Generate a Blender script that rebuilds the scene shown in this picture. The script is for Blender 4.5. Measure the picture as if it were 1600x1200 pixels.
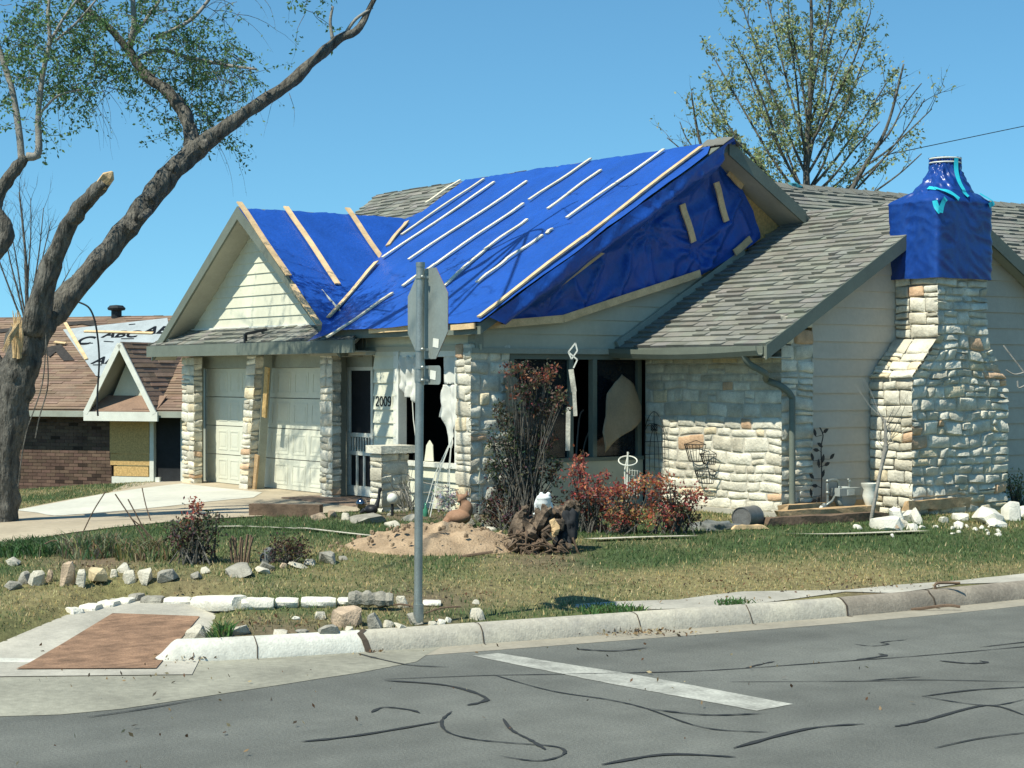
import bpy, bmesh, math, random
import numpy as np
from mathutils import Vector, Matrix, noise, geometry
V = Vector
R = math.radians
scn = bpy.context.scene
for o in list(bpy.data.objects): bpy.data.objects.remove(o)
C = scn.collection

# ------------------------------------------------------------ camera, sky, sun, exposure
F, TH, HY, H = 2809.0, R(35.8), 588.6, 2.1      # the house axes are the world axes
RT = V((math.sin(TH), math.cos(TH), 0)); FW = V((-math.cos(TH), math.sin(TH), 0)); UP = V((0, 0, 1))
CAM = V((0, 0, H))
cd = bpy.data.cameras.new('camera'); cam = bpy.data.objects.new('camera', cd); C.objects.link(cam)
cam.location = CAM; cam.rotation_euler = (R(90), 0, R(90 - 35.8))
cd.sensor_width = 36; cd.lens = F / 1600 * 36; cd.shift_y = (HY - 600) / 1600; cd.clip_end = 3000
scn.camera = cam
SE = R(54); sd = V((0.12, -0.99, 0)).normalized()
TOSUN = V((sd.x * math.cos(SE), sd.y * math.cos(SE), math.sin(SE)))
w = bpy.data.worlds.new('World'); scn.world = w; w.use_nodes = True
nt = w.node_tree; bg = nt.nodes['Background']; sk = nt.nodes.new('ShaderNodeTexSky')
sk.sky_type = 'NISHITA'; sk.sun_disc = False; sk.sun_elevation = SE; sk.sun_rotation = math.atan2(sd.x, sd.y)
sk.air_density = 1.0; sk.dust_density = 0.0; sk.ozone_density = 2.0
mx = nt.nodes.new('ShaderNodeMix'); mx.data_type = 'RGBA'; mx.blend_type = 'MULTIPLY'; mx.inputs[0].default_value = 1; mx.inputs[7].default_value = (.62, 1.05, 1.1, 1)
tcw = nt.nodes.new('ShaderNodeTexCoord'); vm = nt.nodes.new('ShaderNodeVectorMath'); vm.operation = 'ADD'; vm.inputs[1].default_value = (0, 0, .1); nt.links.new(tcw.outputs['Generated'], vm.inputs[0]); nt.links.new(vm.outputs[0], sk.inputs[0])
nt.links.new(sk.outputs[0], mx.inputs[6]); nt.links.new(mx.outputs[2], bg.inputs[0]); bg.inputs[1].default_value = 0.1
sl = bpy.data.lights.new('sun', 'SUN'); sl.energy = 4.5; sl.angle = R(0.5); sl.color = (1, 0.965, 0.84)
so = bpy.data.objects.new('sun', sl); C.objects.link(so); so.rotation_euler = TOSUN.to_track_quat('Z', 'Y').to_euler()
vs = scn.view_settings; vs.view_transform = 'Standard'; vs.look = 'None'; vs.exposure = 0.5; vs.gamma = 1

# ------------------------------------------------------------ helpers
def ray(px, py): return RT * ((px - 800) / F) + FW + UP * ((HY - py) / F)
def atY(px, py, Y): return CAM + ray(px, py) * Y
def onX(px, py, x): d = ray(px, py); return CAM + d * (x / d.x)
def onYp(px, py, y): d = ray(px, py); return CAM + d * (y / d.y)
def onP(px, py, p0, n): d = ray(px, py); return CAM + d * ((p0 - CAM).dot(n) / d.dot(n))
def proj(p):
    q = V(p) - CAM; Y = q.dot(FW)
    return 800 + F * q.dot(RT) / Y, HY - F * q.z / Y
def sm(t): t = max(0., min(1., t)); return t * t * (3 - 2 * t)
CURB = [(-10.9, 70), (-10.9, 45), (-10.9, 30), (-10.9, 21), (-10.91, 17), (-10.93, 14), (-11.05, 11.6), (-11.5, 8.6), (-11.72, 7.3), (-11.98, 6.2), (-12.22, 5.6), (-12.75, 4.75), (-13.5, 4.2), (-14.6, 3.85), (-16, 3.6), (-18.5, 3.52), (-23, 3.5), (-32, 3.5), (-48, 3.5), (-70, 3.5)]
def curb_a(b):
    if b < 3.5: return -1e3
    for (a0, b0), (a1, b1) in zip(CURB[:-1], CURB[1:]):
        if b1 <= b <= b0: return a0 + (a1 - a0) * (b - b0) / (b1 - b0)
    return -10.9
def cdist(a, b):       # distance inside the kerb (positive in the yard)
    best = 1e9
    for (a0, b0), (a1, b1) in zip(CURB[:-1], CURB[1:]):
        dx, dy = a1 - a0, b1 - b0; t = max(0, min(1, ((a - a0) * dx + (b - b0) * dy) / (dx * dx + dy * dy)))
        best = min(best, math.hypot(a - a0 - t * dx, b - b0 - t * dy))
    return best if a < curb_a(b) else -best
def gz(a, b, d=None):
    d = cdist(a, b) if d is None else d
    if d < 0.15: return -0.1
    z = 0.135 + 0.2 * sm(d / 4.6)
    if RPOLY and a > -16.5 and b < 8:
        k = rampk(a, b)
        if k > 0: z = z * (1 - k) + min(z, -.02 + .045 * d) * k
    if a < -21.5 and b < 13.0: z -= 0.3 * sm((13.0 - b) / 9) * sm((-21.5 - a) / 2)
    if a < -27.8: z -= min(1.75, (-27.8 - a) * 0.075)
    if b > 30: z += (b - 30) * 0.002
    return z
def z0(px, py, z=0.): d = ray(px, py); return CAM + d * ((H - z) / -d.z)
RPOLY = []
def rampk(a, b):           # 1 inside the ramp outline, fading to 0 within 0.15 m outside it
    n = len(RPOLY); ins = False; best = 1e9
    for i in range(n):
        (x0, y0), (x1, y1) = RPOLY[i], RPOLY[(i + 1) % n]
        if (y0 > b) != (y1 > b) and a < (x1 - x0) * (b - y0) / (y1 - y0) + x0: ins = not ins
        dx, dy = x1 - x0, y1 - y0; t = max(0, min(1, ((a - x0) * dx + (b - y0) * dy) / (dx * dx + dy * dy))); best = min(best, math.hypot(a - x0 - t * dx, b - y0 - t * dy))
    return 1. if ins else max(0., 1 - best / .15)
RAPRON = [(-80, 1044), (300, 1040), (318, 1005), (345, 950), (175, 945), (110, 963), (0, 998), (-80, 1022)]
RPOLY += [tuple(z0(x, y, .07))[:2] for x, y in RAPRON]
def gnd(px, py, dz=0.):
    d = ray(px, py); z = 0.3
    for _ in range(25):
        p = CAM + d * ((H - z) / -d.z); z = 0.6 * z + 0.4 * max(0, gz(p.x, p.y))
    p.z = z + dz; return p

class MB:
    def __init__(s): s.v = []; s.f = []; s.c = []
    def add(s, vs_, fs, col=(1, 1, 1)):
        n = len(s.v); s.v += [tuple(v) for v in vs_]; s.f += [tuple(i + n for i in f) for f in fs]
        if col and isinstance(col[0], (tuple, list)): s.c += [tuple(c[:3]) for c in col]
        else: s.c += [tuple(col)] * len(vs_)
        return s
    def box(s, lo, hi, col=(1, 1, 1)):
        x0, y0, z0 = lo; x1, y1, z1 = hi
        return s.add([(x0,y0,z0),(x1,y0,z0),(x1,y1,z0),(x0,y1,z0),(x0,y0,z1),(x1,y0,z1),(x1,y1,z1),(x0,y1,z1)],
            [(0,3,2,1),(4,5,6,7),(0,1,5,4),(1,2,6,5),(2,3,7,6),(3,0,4,7)], col)
    def beam(s, p, q, wd, th, up=(0, 0, 1), col=(1, 1, 1)):    # a bar from p to q: wd across, th along up
        p, q, up = V(p), V(q), V(up); d = (q - p).normalized(); sx = d.cross(up)
        sx = sx.normalized() if sx.length > 1e-4 else V((1, 0, 0)); uz = sx.cross(d)
        vs_ = []
        for e in (p, q):
            for i, j in ((-1, -1), (1, -1), (1, 1), (-1, 1)): vs_.append(e + sx * (i * wd / 2) + uz * (j * th / 2))
        return s.add(vs_, [(3,2,1,0),(4,5,6,7),(0,1,5,4),(1,2,6,5),(2,3,7,6),(3,0,4,7)], col)
    def tube(s, pts, rad, n=8, col=(1, 1, 1), rough=0., seed=0, cap=True):
        pts = [V(p) for p in pts]; k = len(pts)
        if not isinstance(rad, (list, tuple)): rad = [rad] * k
        vs_ = []; fs = []; cs = []; ref = None
        for i, p in enumerate(pts):
            d = (pts[min(k - 1, i + 1)] - pts[max(0, i - 1)]).normalized()
            if ref is None: ref = d.orthogonal().normalized()
            ref = (ref - d * ref.dot(d)); ref = ref.normalized() if ref.length > 1e-5 else d.orthogonal().normalized()
            b2 = d.cross(ref)
            for j in range(n):
                t = 2 * math.pi * j / n; o = ref * math.cos(t) + b2 * math.sin(t); r = rad[i]
                if rough: r *= 1 + rough * noise.noise(V((math.cos(t) * 1.6 + seed, math.sin(t) * 1.6, i * 0.45)))
                vs_.append(p + o * r)
        for i in range(k - 1):
            for j in range(n): a = i * n + j; b = i * n + (j + 1) % n; fs.append((a, b, b + n, a + n))
        if cap: fs += [tuple(range(n - 1, -1, -1)), tuple((k - 1) * n + j for j in range(n))]
        return s.add(vs_, fs, col)
    def prism(s, poly, t, col=(1, 1, 1)):                       # poly of 3d points extruded by vector t
        n = len(poly); t = V(t); poly = [V(p) for p in poly]
        nn = V((0, 0, 0))
        for i in range(n): nn += poly[i].cross(poly[(i + 1) % n])
        if nn.dot(t) > 0: poly = poly[::-1]
        return s.add(poly + [p + t for p in poly], [tuple(range(n)), tuple(range(2 * n - 1, n - 1, -1))] + [(i, i + n, (i + 1) % n + n, (i + 1) % n) for i in range(n)], col)
    def lathe(s, base, prof, n=20, col=(1, 1, 1), ax=(0, 0, 1)):
        base = V(base); ax = V(ax).normalized(); e1 = ax.orthogonal().normalized(); e2 = ax.cross(e1); vs_ = []; fs = []; m = len(prof)
        for r, z in prof:
            for j in range(n): t = 2 * math.pi * j / n; vs_.append(base + ax * z + (e1 * math.cos(t) + e2 * math.sin(t)) * max(r, 1e-4))
        for i in range(m - 1):
            for j in range(n): a = i * n + j; b = i * n + (j + 1) % n; fs.append((a, b, b + n, a + n))
        return s.add(vs_, fs, col)
    def ball(s, c, r, col=(1, 1, 1), n=12, rough=0., seed=0):
        c = V(c); r = V(r) if hasattr(r, '__len__') else V((r, r, r)); vs_ = []; fs = []
        for i in range(n + 1):
            for j in range(2 * n):
                a, b = math.pi * i / n, math.pi * j / n; d = V((math.sin(a) * math.cos(b), math.sin(a) * math.sin(b), math.cos(a)))
                k = 1 + (rough * noise.noise(d * 1.7 + V((seed, 0, 0))) if rough else 0)
                vs_.append(c + V((d.x * r.x, d.y * r.y, d.z * r.z)) * k)
        for i in range(n):
            for j in range(2 * n): a = i * 2 * n + j; b = i * 2 * n + (j + 1) % (2 * n); fs.append((a, a + 2 * n, b + 2 * n, b))
        return s.add(vs_, fs, col)
    def rock(s, c, r, seed, col=(1, 1, 1), rz=0., tilt=0.):      # an angular rock: the hull of points spread over a boxy body, chipped along its edges
        rg = random.Random(seed); bm = bmesh.new(); m = Matrix.Rotation(rz, 3, 'Z') @ Matrix.Rotation(tilt + rg.uniform(-.15, .15), 3, 'X'); tp = rg.uniform(.5, .9); sh = rg.uniform(-.3, .3)
        for _ in range(24):
            d = V([math.copysign(abs(rg.uniform(-1, 1)) ** .45, rg.uniform(-1, 1)) for _ in range(3)]); d.normalize(); d *= rg.uniform(.82, 1.0); k = 1 - (1 - tp) * (d.z * .5 + .5); bm.verts.new((d.x * k + sh * d.z, d.y * k, d.z))
        h = bmesh.ops.convex_hull(bm, input=bm.verts[:]); bmesh.ops.delete(bm, geom=[g for g in h['geom_interior'] if isinstance(g, bmesh.types.BMVert)], context='VERTS')
        bmesh.ops.subdivide_edges(bm, edges=bm.edges[:], cuts=1, smooth=.06); bm.verts.index_update(); vs_ = []
        for v in bm.verts:
            q = v.co * (1 + .09 * noise.noise(v.co * 3.1 + V((seed, 0, 0)))); vs_.append(V(c) + m @ V((q.x * r[0], q.y * r[1], q.z * r[2])))
        fs = [tuple(v.index for v in f.verts) for f in bm.faces]; bm.free(); return s.add(vs_, fs, col)
    def build(s, name, mat, parent=None, smooth=False, sharp=None):
        me = bpy.data.meshes.new(name); me.from_pydata(s.v, [], s.f); me.validate()
        at = me.color_attributes.new('Col', 'FLOAT_COLOR', 'POINT')
        if len(s.c) == len(me.vertices):
            at.data.foreach_set('color', np.hstack([np.array(s.c, dtype=np.float32).reshape(-1, 3), np.ones((len(s.c), 1), dtype=np.float32)]).ravel())
        me.materials.append(mat)
        if smooth: me.polygons.foreach_set('use_smooth', [True] * len(me.polygons))
        if smooth and sharp: me.set_sharp_from_angle(angle=R(sharp))
        o = bpy.data.objects.new(name, me); C.objects.link(o)
        if parent: o.parent = parent; o.matrix_parent_inverse = Matrix.Translation(parent.location).inverted()
        return o
def tag(o, label=None, cat=None, group=None, kind=None):
    if label: o['label'] = label
    if cat: o['category'] = cat
    if group: o['group'] = group
    if kind: o['kind'] = kind
    return o
def thing(name, loc, label, cat, group=None):
    o = bpy.data.objects.new(name, None); o.empty_display_size = .2; o.location = V(loc); C.objects.link(o); return tag(o, label, cat, group)
def struct(o): o['kind'] = 'structure'; return o
def clip(poly, conv):                                           # 2d convex clip
    out = [tuple(p) for p in poly]; n = len(conv)
    ar = sum(conv[i][0] * conv[(i + 1) % n][1] - conv[(i + 1) % n][0] * conv[i][1] for i in range(n))
    if ar < 0: conv = conv[::-1]
    for i in range(n):
        (ax, ay), (bx, by) = conv[i], conv[(i + 1) % n]; inp = out; out = []
        sd_ = lambda p: (bx - ax) * (p[1] - ay) - (by - ay) * (p[0] - ax)
        for j in range(len(inp)):
            p, q = inp[j - 1], inp[j]; sp, sq = sd_(p), sd_(q)
            if (sp >= 0) != (sq >= 0):
                t = sp / (sp - sq); out.append((p[0] + (q[0] - p[0]) * t, p[1] + (q[1] - p[1]) * t))
            if sq >= 0: out.append(q)
        if len(out) < 3: return []
    return out
def crom(pts, k=5):
    pts = [tuple(p) for p in pts]; P = [pts[0]] + pts + [pts[-1]]; out = []
    for i in range(1, len(P) - 2):
        p0, p1, p2, p3 = [np.array(P[i + j], float) for j in (-1, 0, 1, 2)]
        for j in range(k):
            t = j / k; out.append(tuple(.5 * (2 * p1 + (p2 - p0) * t + (2 * p0 - 5 * p1 + 4 * p2 - p3) * t * t + (3 * p1 - p0 - 3 * p2 + p3) * t ** 3)))
    out.append(tuple(pts[-1])); return out

# ------------------------------------------------------------ materials
MATS = {}
def mat(name, col, rough=.85, var=.18, scale=4., bump=.15, bscale=40., metal=0., spec=.3, col2=None, stretch=(1, 1, 1), attr=True, trans=0., s2=None):
    if name in MATS: return MATS[name]
    m = bpy.data.materials.new(name); m.use_nodes = True; t = m.node_tree; N = t.nodes; L = t.links; b = N['Principled BSDF']
    tc = N.new('ShaderNodeTexCoord'); mp = N.new('ShaderNodeMapping'); mp.inputs['Scale'].default_value = stretch; L.new(tc.outputs['Object'], mp.inputs[0])
    n1 = N.new('ShaderNodeTexNoise'); n1.inputs['Scale'].default_value = scale; n1.inputs['Detail'].default_value = 8; n1.inputs['Roughness'].default_value = .65; L.new(mp.outputs[0], n1.inputs[0])
    rp = N.new('ShaderNodeValToRGB'); L.new(n1.outputs[0], rp.inputs[0])
    c2 = col2 or tuple(c * (1 - var * 1.6) for c in col); c1 = tuple(c * (1 + var * .6) for c in col) if not col2 else col
    rp.color_ramp.elements[0].position = .32; rp.color_ramp.elements[1].position = .66
    rp.color_ramp.elements[0].color = (*c2, 1); rp.color_ramp.elements[1].color = (*c1, 1)
    out = rp.outputs[0]
    n3 = N.new('ShaderNodeTexNoise'); n3.inputs['Scale'].default_value = s2 or scale * 14; n3.inputs['Detail'].default_value = 4; L.new(mp.outputs[0], n3.inputs[0])
    mr = N.new('ShaderNodeMapRange'); mr.inputs[1].default_value = .25; mr.inputs[2].default_value = .75; mr.inputs[3].default_value = 1 - var * .9; mr.inputs[4].default_value = 1 + var * .7; L.new(n3.outputs[0], mr.inputs[0])
    mx = N.new('ShaderNodeMix'); mx.data_type = 'RGBA'; mx.blend_type = 'MULTIPLY'; mx.inputs[0].default_value = 1; L.new(out, mx.inputs[6]); L.new(mr.outputs[0], mx.inputs[7]); out = mx.outputs[2]
    if attr:
        at = N.new('ShaderNodeAttribute'); at.attribute_name = 'Col'
        m2 = N.new('ShaderNodeMix'); m2.data_type = 'RGBA'; m2.blend_type = 'MULTIPLY'; m2.inputs[0].default_value = 1; L.new(out, m2.inputs[6]); L.new(at.outputs[0], m2.inputs[7]); out = m2.outputs[2]
    L.new(out, b.inputs['Base Color']); b.inputs['Roughness'].default_value = rough; b.inputs['Metallic'].default_value = metal; b.inputs['Specular IOR Level'].default_value = spec
    if bump:
        n2 = N.new('ShaderNodeTexNoise'); n2.inputs['Scale'].default_value = bscale; n2.inputs['Detail'].default_value = 6; L.new(mp.outputs[0], n2.inputs[0])
        bp = N.new('ShaderNodeBump'); bp.inputs['Strength'].default_value = bump; bp.inputs['Distance'].default_value = .02; L.new(n2.outputs[0], bp.inputs['Height']); L.new(bp.outputs[0], b.inputs['Normal'])
    if trans:
        tr = N.new('ShaderNodeBsdfTranslucent'); L.new(out, tr.inputs[0]); ms = N.new('ShaderNodeMixShader'); ms.inputs[0].default_value = trans
        L.new(b.outputs[0], ms.inputs[1]); L.new(tr.outputs[0], ms.inputs[2]); L.new(ms.outputs[0], N['Material Output'].inputs[0])
    MATS[name] = m; return m
STONE = mat('limestone', (.69, .65, .52), .95, .2, 5, .7, 26, spec=.15)
MORTAR = mat('mortar', (.54, .505, .41), .95, .15, 5, .4, 60)
CONC = mat('concrete', (.44, .415, .34), .92, .14, 1.6, .25, 60)
CONCW = mat('pale concrete', (.56, .55, .46), .9, .08, 1.2, .2, 60)
CONCT = mat('gutter concrete', (.33, .3, .23), .92, .14, 1.4, .25, 60)
ASPH = mat('asphalt', (.2, .205, .175), .92, .34, .5, .8, 170, s2=60, col2=(.145, .15, .13))
TAR = mat('crack sealant', (.034, .036, .034), .75, .1, 6, .1, 40)
PAINT = mat('road paint', (.42, .42, .36), .8, .3, 3, .2, 90, s2=40)
BRICKR = mat('ramp paver', (.29, .175, .105), .9, .28, 5, .3, 70)
SHG = mat('grey shingle', (.225, .225, .19), .95, .1, 3, .6, 130)
SHB = mat('brown shingle', (.24, .165, .115), .95, .14, 1.5, .5, 60)
SIDE = mat('painted siding', (.46, .45, .34), .6, .05, 1.2, .05, 30)
SIDEW = mat('cream siding', (.66, .65, .5), .6, .06, 1.2, .05, 30)
TRIM = mat('grey green trim', (.15, .17, .135), .6, .1, 3, .08, 40)
TRIML = mat('pale grey trim', (.32, .335, .27), .55, .1, 3, .08, 40)
SOFF = mat('soffit', (.4, .385, .31), .7, .08, 2, .05, 20)
WHITE = mat('white paint', (.7, .7, .6), .5, .08, 3, .05, 40)
DOORP = mat('garage door paint', (.62, .62, .5), .5, .05, 1.5, .06, 20)
WOOD = mat('new lumber', (.7, .5, .27), .75, .18, 5, .1, 30, stretch=(1, 1, 1))
WOODW = mat('sun bleached lath', (.78, .7, .5), .75, .12, 5, .1, 30)
WOODB = mat('splintered timber', (.5, .34, .18), .85, .25, 7, .4, 30)
WOODG = mat('weathered timber', (.17, .115, .075), .9, .25, 6, .4, 30)
OSB = mat('osb board', (.58, .38, .15), .85, .25, 24, .3, 60)
DARK = mat('painted-in dark', (.022, .024, .026), .9, .2, 2, 0, 1)  # shade of rooms and stump cavity put into a near-black base colour
GLASS = mat('dark window glass', (.008, .012, .016), .12, .1, 2, 0, 1, spec=.35)
BLACKM = mat('black iron', (.02, .022, .022), .55, .2, 8, .1, 60)
GALV = mat('galvanised steel', (.36, .38, .34), .45, .15, 6, .05, 50, metal=.75)
SIGNB = mat('sign back aluminium', (.3, .335, .3), .55, .1, 3, .03, 30, metal=.45)
BARK = mat('tree bark', (.15, .14, .115), .95, .45, 14, 1.0, 26, stretch=(1, 1, .3))
BARKL = mat('pale branch bark', (.29, .275, .235), .9, .2, 9, .4, 40)
for l_ in BARK.node_tree.nodes:
    if l_.type == 'BUMP': l_.inputs['Distance'].default_value = .07
RAWW = mat('torn raw wood', (.62, .43, .22), .85, .25, 12, .5, 40)
LEAFG = mat('green leaf', (1, 1, 1), .6, .12, 3, 0, 1, trans=.38)
DIRT = mat('soil mound', (.44, .32, .2), .97, .2, 3.5, .9, 40, col2=(.27, .19, .115))
def wear(m, sc, st, lo, hi):
    t = m.node_tree; N = t.nodes; L = t.links; b = N['Principled BSDF']; src = b.inputs['Base Color'].links[0].from_socket; tc = N.new('ShaderNodeTexCoord'); mp = N.new('ShaderNodeMapping'); mp.inputs['Scale'].default_value = st; L.new(tc.outputs['Object'], mp.inputs[0])
    n1 = N.new('ShaderNodeTexNoise'); n1.inputs['Scale'].default_value = sc; n1.inputs['Detail'].default_value = 7; L.new(mp.outputs[0], n1.inputs[0]); mr = N.new('ShaderNodeMapRange'); mr.inputs[1].default_value = .35; mr.inputs[2].default_value = .65; mr.inputs[3].default_value = lo; mr.inputs[4].default_value = hi; L.new(n1.outputs[0], mr.inputs[0])
    mx = N.new('ShaderNodeMix'); mx.data_type = 'RGBA'; mx.blend_type = 'MULTIPLY'; mx.inputs[0].default_value = 1; L.new(src, mx.inputs[6]); L.new(mr.outputs[0], mx.inputs[7]); L.new(mx.outputs[2], b.inputs['Base Color'])
wear(ASPH, 1.1, (1, .16, 1), .86, 1.14); wear(ASPH, 3.2, (1, 1, 1), .93, 1.07)
wear(CONC, .9, (1, 1, 1), .82, 1.1); wear(BRICKR, 16, (1, .2, 1), .8, 1.12); wear(SIDE, 2, (1, 1, .3), .9, 1.05); wear(SIDEW, 2, (1, 1, .3), .92, 1.04)
def tarpmat():
    m = mat('blue tarp', (.014, .078, .37), .36, .12, 1.6, 0, 1, spec=.42); t = m.node_tree; N = t.nodes; L = t.links; b = N['Principled BSDF']
    tc = N.new('ShaderNodeTexCoord'); a = N.new('ShaderNodeTexNoise'); a.inputs['Scale'].default_value = 2.2; a.inputs['Detail'].default_value = 7; a.inputs['Distortion'].default_value = 1.2; L.new(tc.outputs['Object'], a.inputs[0])
    c = N.new('ShaderNodeTexNoise'); c.inputs['Scale'].default_value = 14; c.inputs['Detail'].default_value = 5; c.inputs['Distortion'].default_value = .8; L.new(tc.outputs['Object'], c.inputs[0])
    ad = N.new('ShaderNodeMath'); ad.operation = 'MULTIPLY_ADD'; L.new(c.outputs[0], ad.inputs[0]); ad.inputs[1].default_value = .22; L.new(a.outputs[0], ad.inputs[2])
    bp = N.new('ShaderNodeBump'); bp.inputs['Strength'].default_value = .45; bp.inputs['Distance'].default_value = .05; L.new(ad.outputs[0], bp.inputs['Height']); L.new(bp.outputs[0], b.inputs['Normal'])
    return m
TARP = tarpmat()

# ------------------------------------------------------------ pattern builders
def shingles(mb, O, eu, ev, n, polys, exp_=.14, tw=.3, seed=1, base=(1, 1, 1), th=.012, var=.22):
    """overlapping tabs on the plane O + u*eu + v*ev, clipped to convex 2d polygons"""
    rg = random.Random(seed); O, eu, ev, n = V(O), V(eu), V(ev), V(n)
    for poly in polys:
        us = [p[0] for p in poly]; vv = [p[1] for p in poly]; r0 = math.floor(min(vv) / exp_); r1 = math.ceil(max(vv) / exp_)
        for r in range(r0, r1):
            u = min(us) - rg.random() * tw
            while u < max(us):
                wd = tw * rg.uniform(.35, 1.2); raised = rg.random() < .5; h = th * (1.9 if raised else .9) * rg.uniform(.8, 1.2)
                q = clip([(u, r * exp_), (u + wd, r * exp_), (u + wd, (r + 1) * exp_ + .002), (u, (r + 1) * exp_ + .002)], poly); u += wd
                if len(q) < 3: continue
                k = 1 + rg.uniform(-var, var); c = tuple(k * b * rg.uniform(.96, 1.04) for b in base)
                top = []; bot = []
                for (a, b) in q:
                    hh = h * (1 - .85 * (b / exp_ - r)) + .002; bot.append(O + eu * a + ev * b); top.append(O + eu * a + ev * b + n * hh)
                m = len(q); mb.add(bot + top, [tuple(range(m, 2 * m))] + [(i, (i + 1) % m, (i + 1) % m + m, i + m) for i in range(m)], c)
def siding(mb, O, eu, ev, n, polys, h=.2, th=.018, seed=1, var=.03):
    rg = random.Random(seed); O, eu, ev, n = V(O), V(eu), V(ev), V(n)
    for poly in polys:
        us = [p[0] for p in poly]; vv = [p[1] for p in poly]
        for r in range(math.floor(min(vv) / h), math.ceil(max(vv) / h)):
            q = clip([(min(us) - 1, r * h), (max(us) + 1, r * h), (max(us) + 1, (r + 1) * h), (min(us) - 1, (r + 1) * h)], poly)
            if len(q) < 3: continue
            k = 1 + rg.uniform(-var, var); m = len(q)
            bot = [O + eu * a + ev * b for a, b in q]; top = [O + eu * a + ev * b + n * (th * (1 - .9 * (b / h - r)) + .003) for a, b in q]
            mb.add(bot + top, [tuple(range(m, 2 * m))] + [(i, (i + 1) % m, (i + 1) % m + m, i + m) for i in range(m)], (k, k, k))
def stones(mb, O, eu, ev, n, Lf, Rf, h0, h1, D=.06, seed=1, rh=(.12, .23), ww=(.18, .55), outl=True, outr=True, rugged=1., warm=1., wrp=.025):
    """courses of rough stone between the edges Lf(v), Rf(v); the finished face reaches the plane, mortar lies behind"""
    rg = random.Random(seed); O, eu, ev, n = V(O), V(eu), V(ev), V(n); v = h0; ph = rg.random() * 50
    while v < h1 - .02:
        hh = rg.uniform(*rh)
        if h1 - v - hh < rh[0] * .7: hh = h1 - v
        La, Ra, Lb, Rb = Lf(v), Rf(v), Lf(v + hh), Rf(v + hh); W = Ra - La; cuts = [0.]
        while cuts[-1] < W - .001:
            c = cuts[-1] + rg.uniform(*ww) * (.75 + hh * 1.4)
            if W - c < ww[0] * .8: c = W
            cuts.append(c)
        for i in range(len(cuts) - 1):
            subs = [(0., 1.)]
            if hh > .13 and cuts[i + 1] - cuts[i] < .36 and rg.random() < .4: k = rg.uniform(.35, .65); subs = [(0., k), (k, 1.)]
            for t0, t1 in subs:
                s0, s1 = cuts[i] / W, cuts[i + 1] / W
                col = rg.uniform(.86, 1.1); tint = rg.random(); f = (v - h0) / max(.01, (h1 - h0))
                c = (col, col, col)
                if tint < .028: c = (col * 1.0, col * .72, col * .56)
                elif tint < .09 + (.22 * warm if f < .16 else 0): c = (col * 1.03, col * .93, col * .78)
                elif tint < .3: c = (col * .87, col * .85, col * .82)
                gp = .007; nx, ny = 8, 6; vs_ = []; dz = rg.uniform(0, .35); sk_ = rg.uniform(-.012, .012); ph += 3.7; pw = rg.choice((10, 14, 22)); tl = rg.uniform(-.3, .3); tv = rg.uniform(-.3, .3)
                for b in range(ny + 1):
                    for a in range(nx + 1):
                        ea, eb = a / nx, b / ny
                        sa = .5 - .5 * math.copysign(abs(math.cos(math.pi * ea)) ** .42, math.cos(math.pi * ea)); sb = .5 - .5 * math.copysign(abs(math.cos(math.pi * eb)) ** .42, math.cos(math.pi * eb))
                        tt = t0 + (t1 - t0) * sb; ul, ur = La + (Lb - La) * tt, Ra + (Rb - Ra) * tt
                        uu = ul + (ur - ul) * (s0 + (s1 - s0) * sa); vv = v + hh * tt; vv += wrp * math.sin(math.pi * min(1, max(0, (vv - h0) / (h1 - h0)))) * noise.noise(V((uu * 1.9 + seed, vv * 1.4, 0)))
                        fl = 1 - abs(2 * sa - 1) ** pw; fv = 1 - abs(2 * sb - 1) ** pw
                        if i == 0 and outl and sa < .5: fl = 1
                        if i == len(cuts) - 2 and outr and sa > .5: fl = 1
                        uu += (gp if sa < .5 and not (i == 0 and outl) else -gp if sa > .5 and not (i == len(cuts) - 2 and outr) else 0) * (abs(2 * sa - 1)) * 1
                        vv += (gp if sb < .5 else -gp) * abs(2 * sb - 1) + sk_ * (2 * sa - 1)
                        edge = min(1, 4 * min(sa, 1 - sa, sb, 1 - sb))
                        nz = noise.noise(V((uu * 7, vv * 7, ph))) * .5 + noise.noise(V((uu * 19, vv * 19, ph))) * .3
                        wob = .012 * noise.noise(V((uu * 11, vv * 11, ph + 9)))
                        dep = -D + D * fl * fv * (1 - dz * .5 + nz * .75 * rugged + (tl * (2 * sa - 1) + tv * (2 * sb - 1)) * .5 * rugged)
                        keep = (i == 0 and outl and sa < .02) or (i == len(cuts) - 2 and outr and sa > .98)
                        vs_.append(O + eu * (uu + (0 if keep else wob)) + ev * (vv + wob) + n * min(dep, .02))
                fs = [(b * (nx + 1) + a, b * (nx + 1) + a + 1, (b + 1) * (nx + 1) + a + 1, (b + 1) * (nx + 1) + a) for b in range(ny) for a in range(nx)]
                mb.add(vs_, fs, c)
        v += hh
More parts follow.
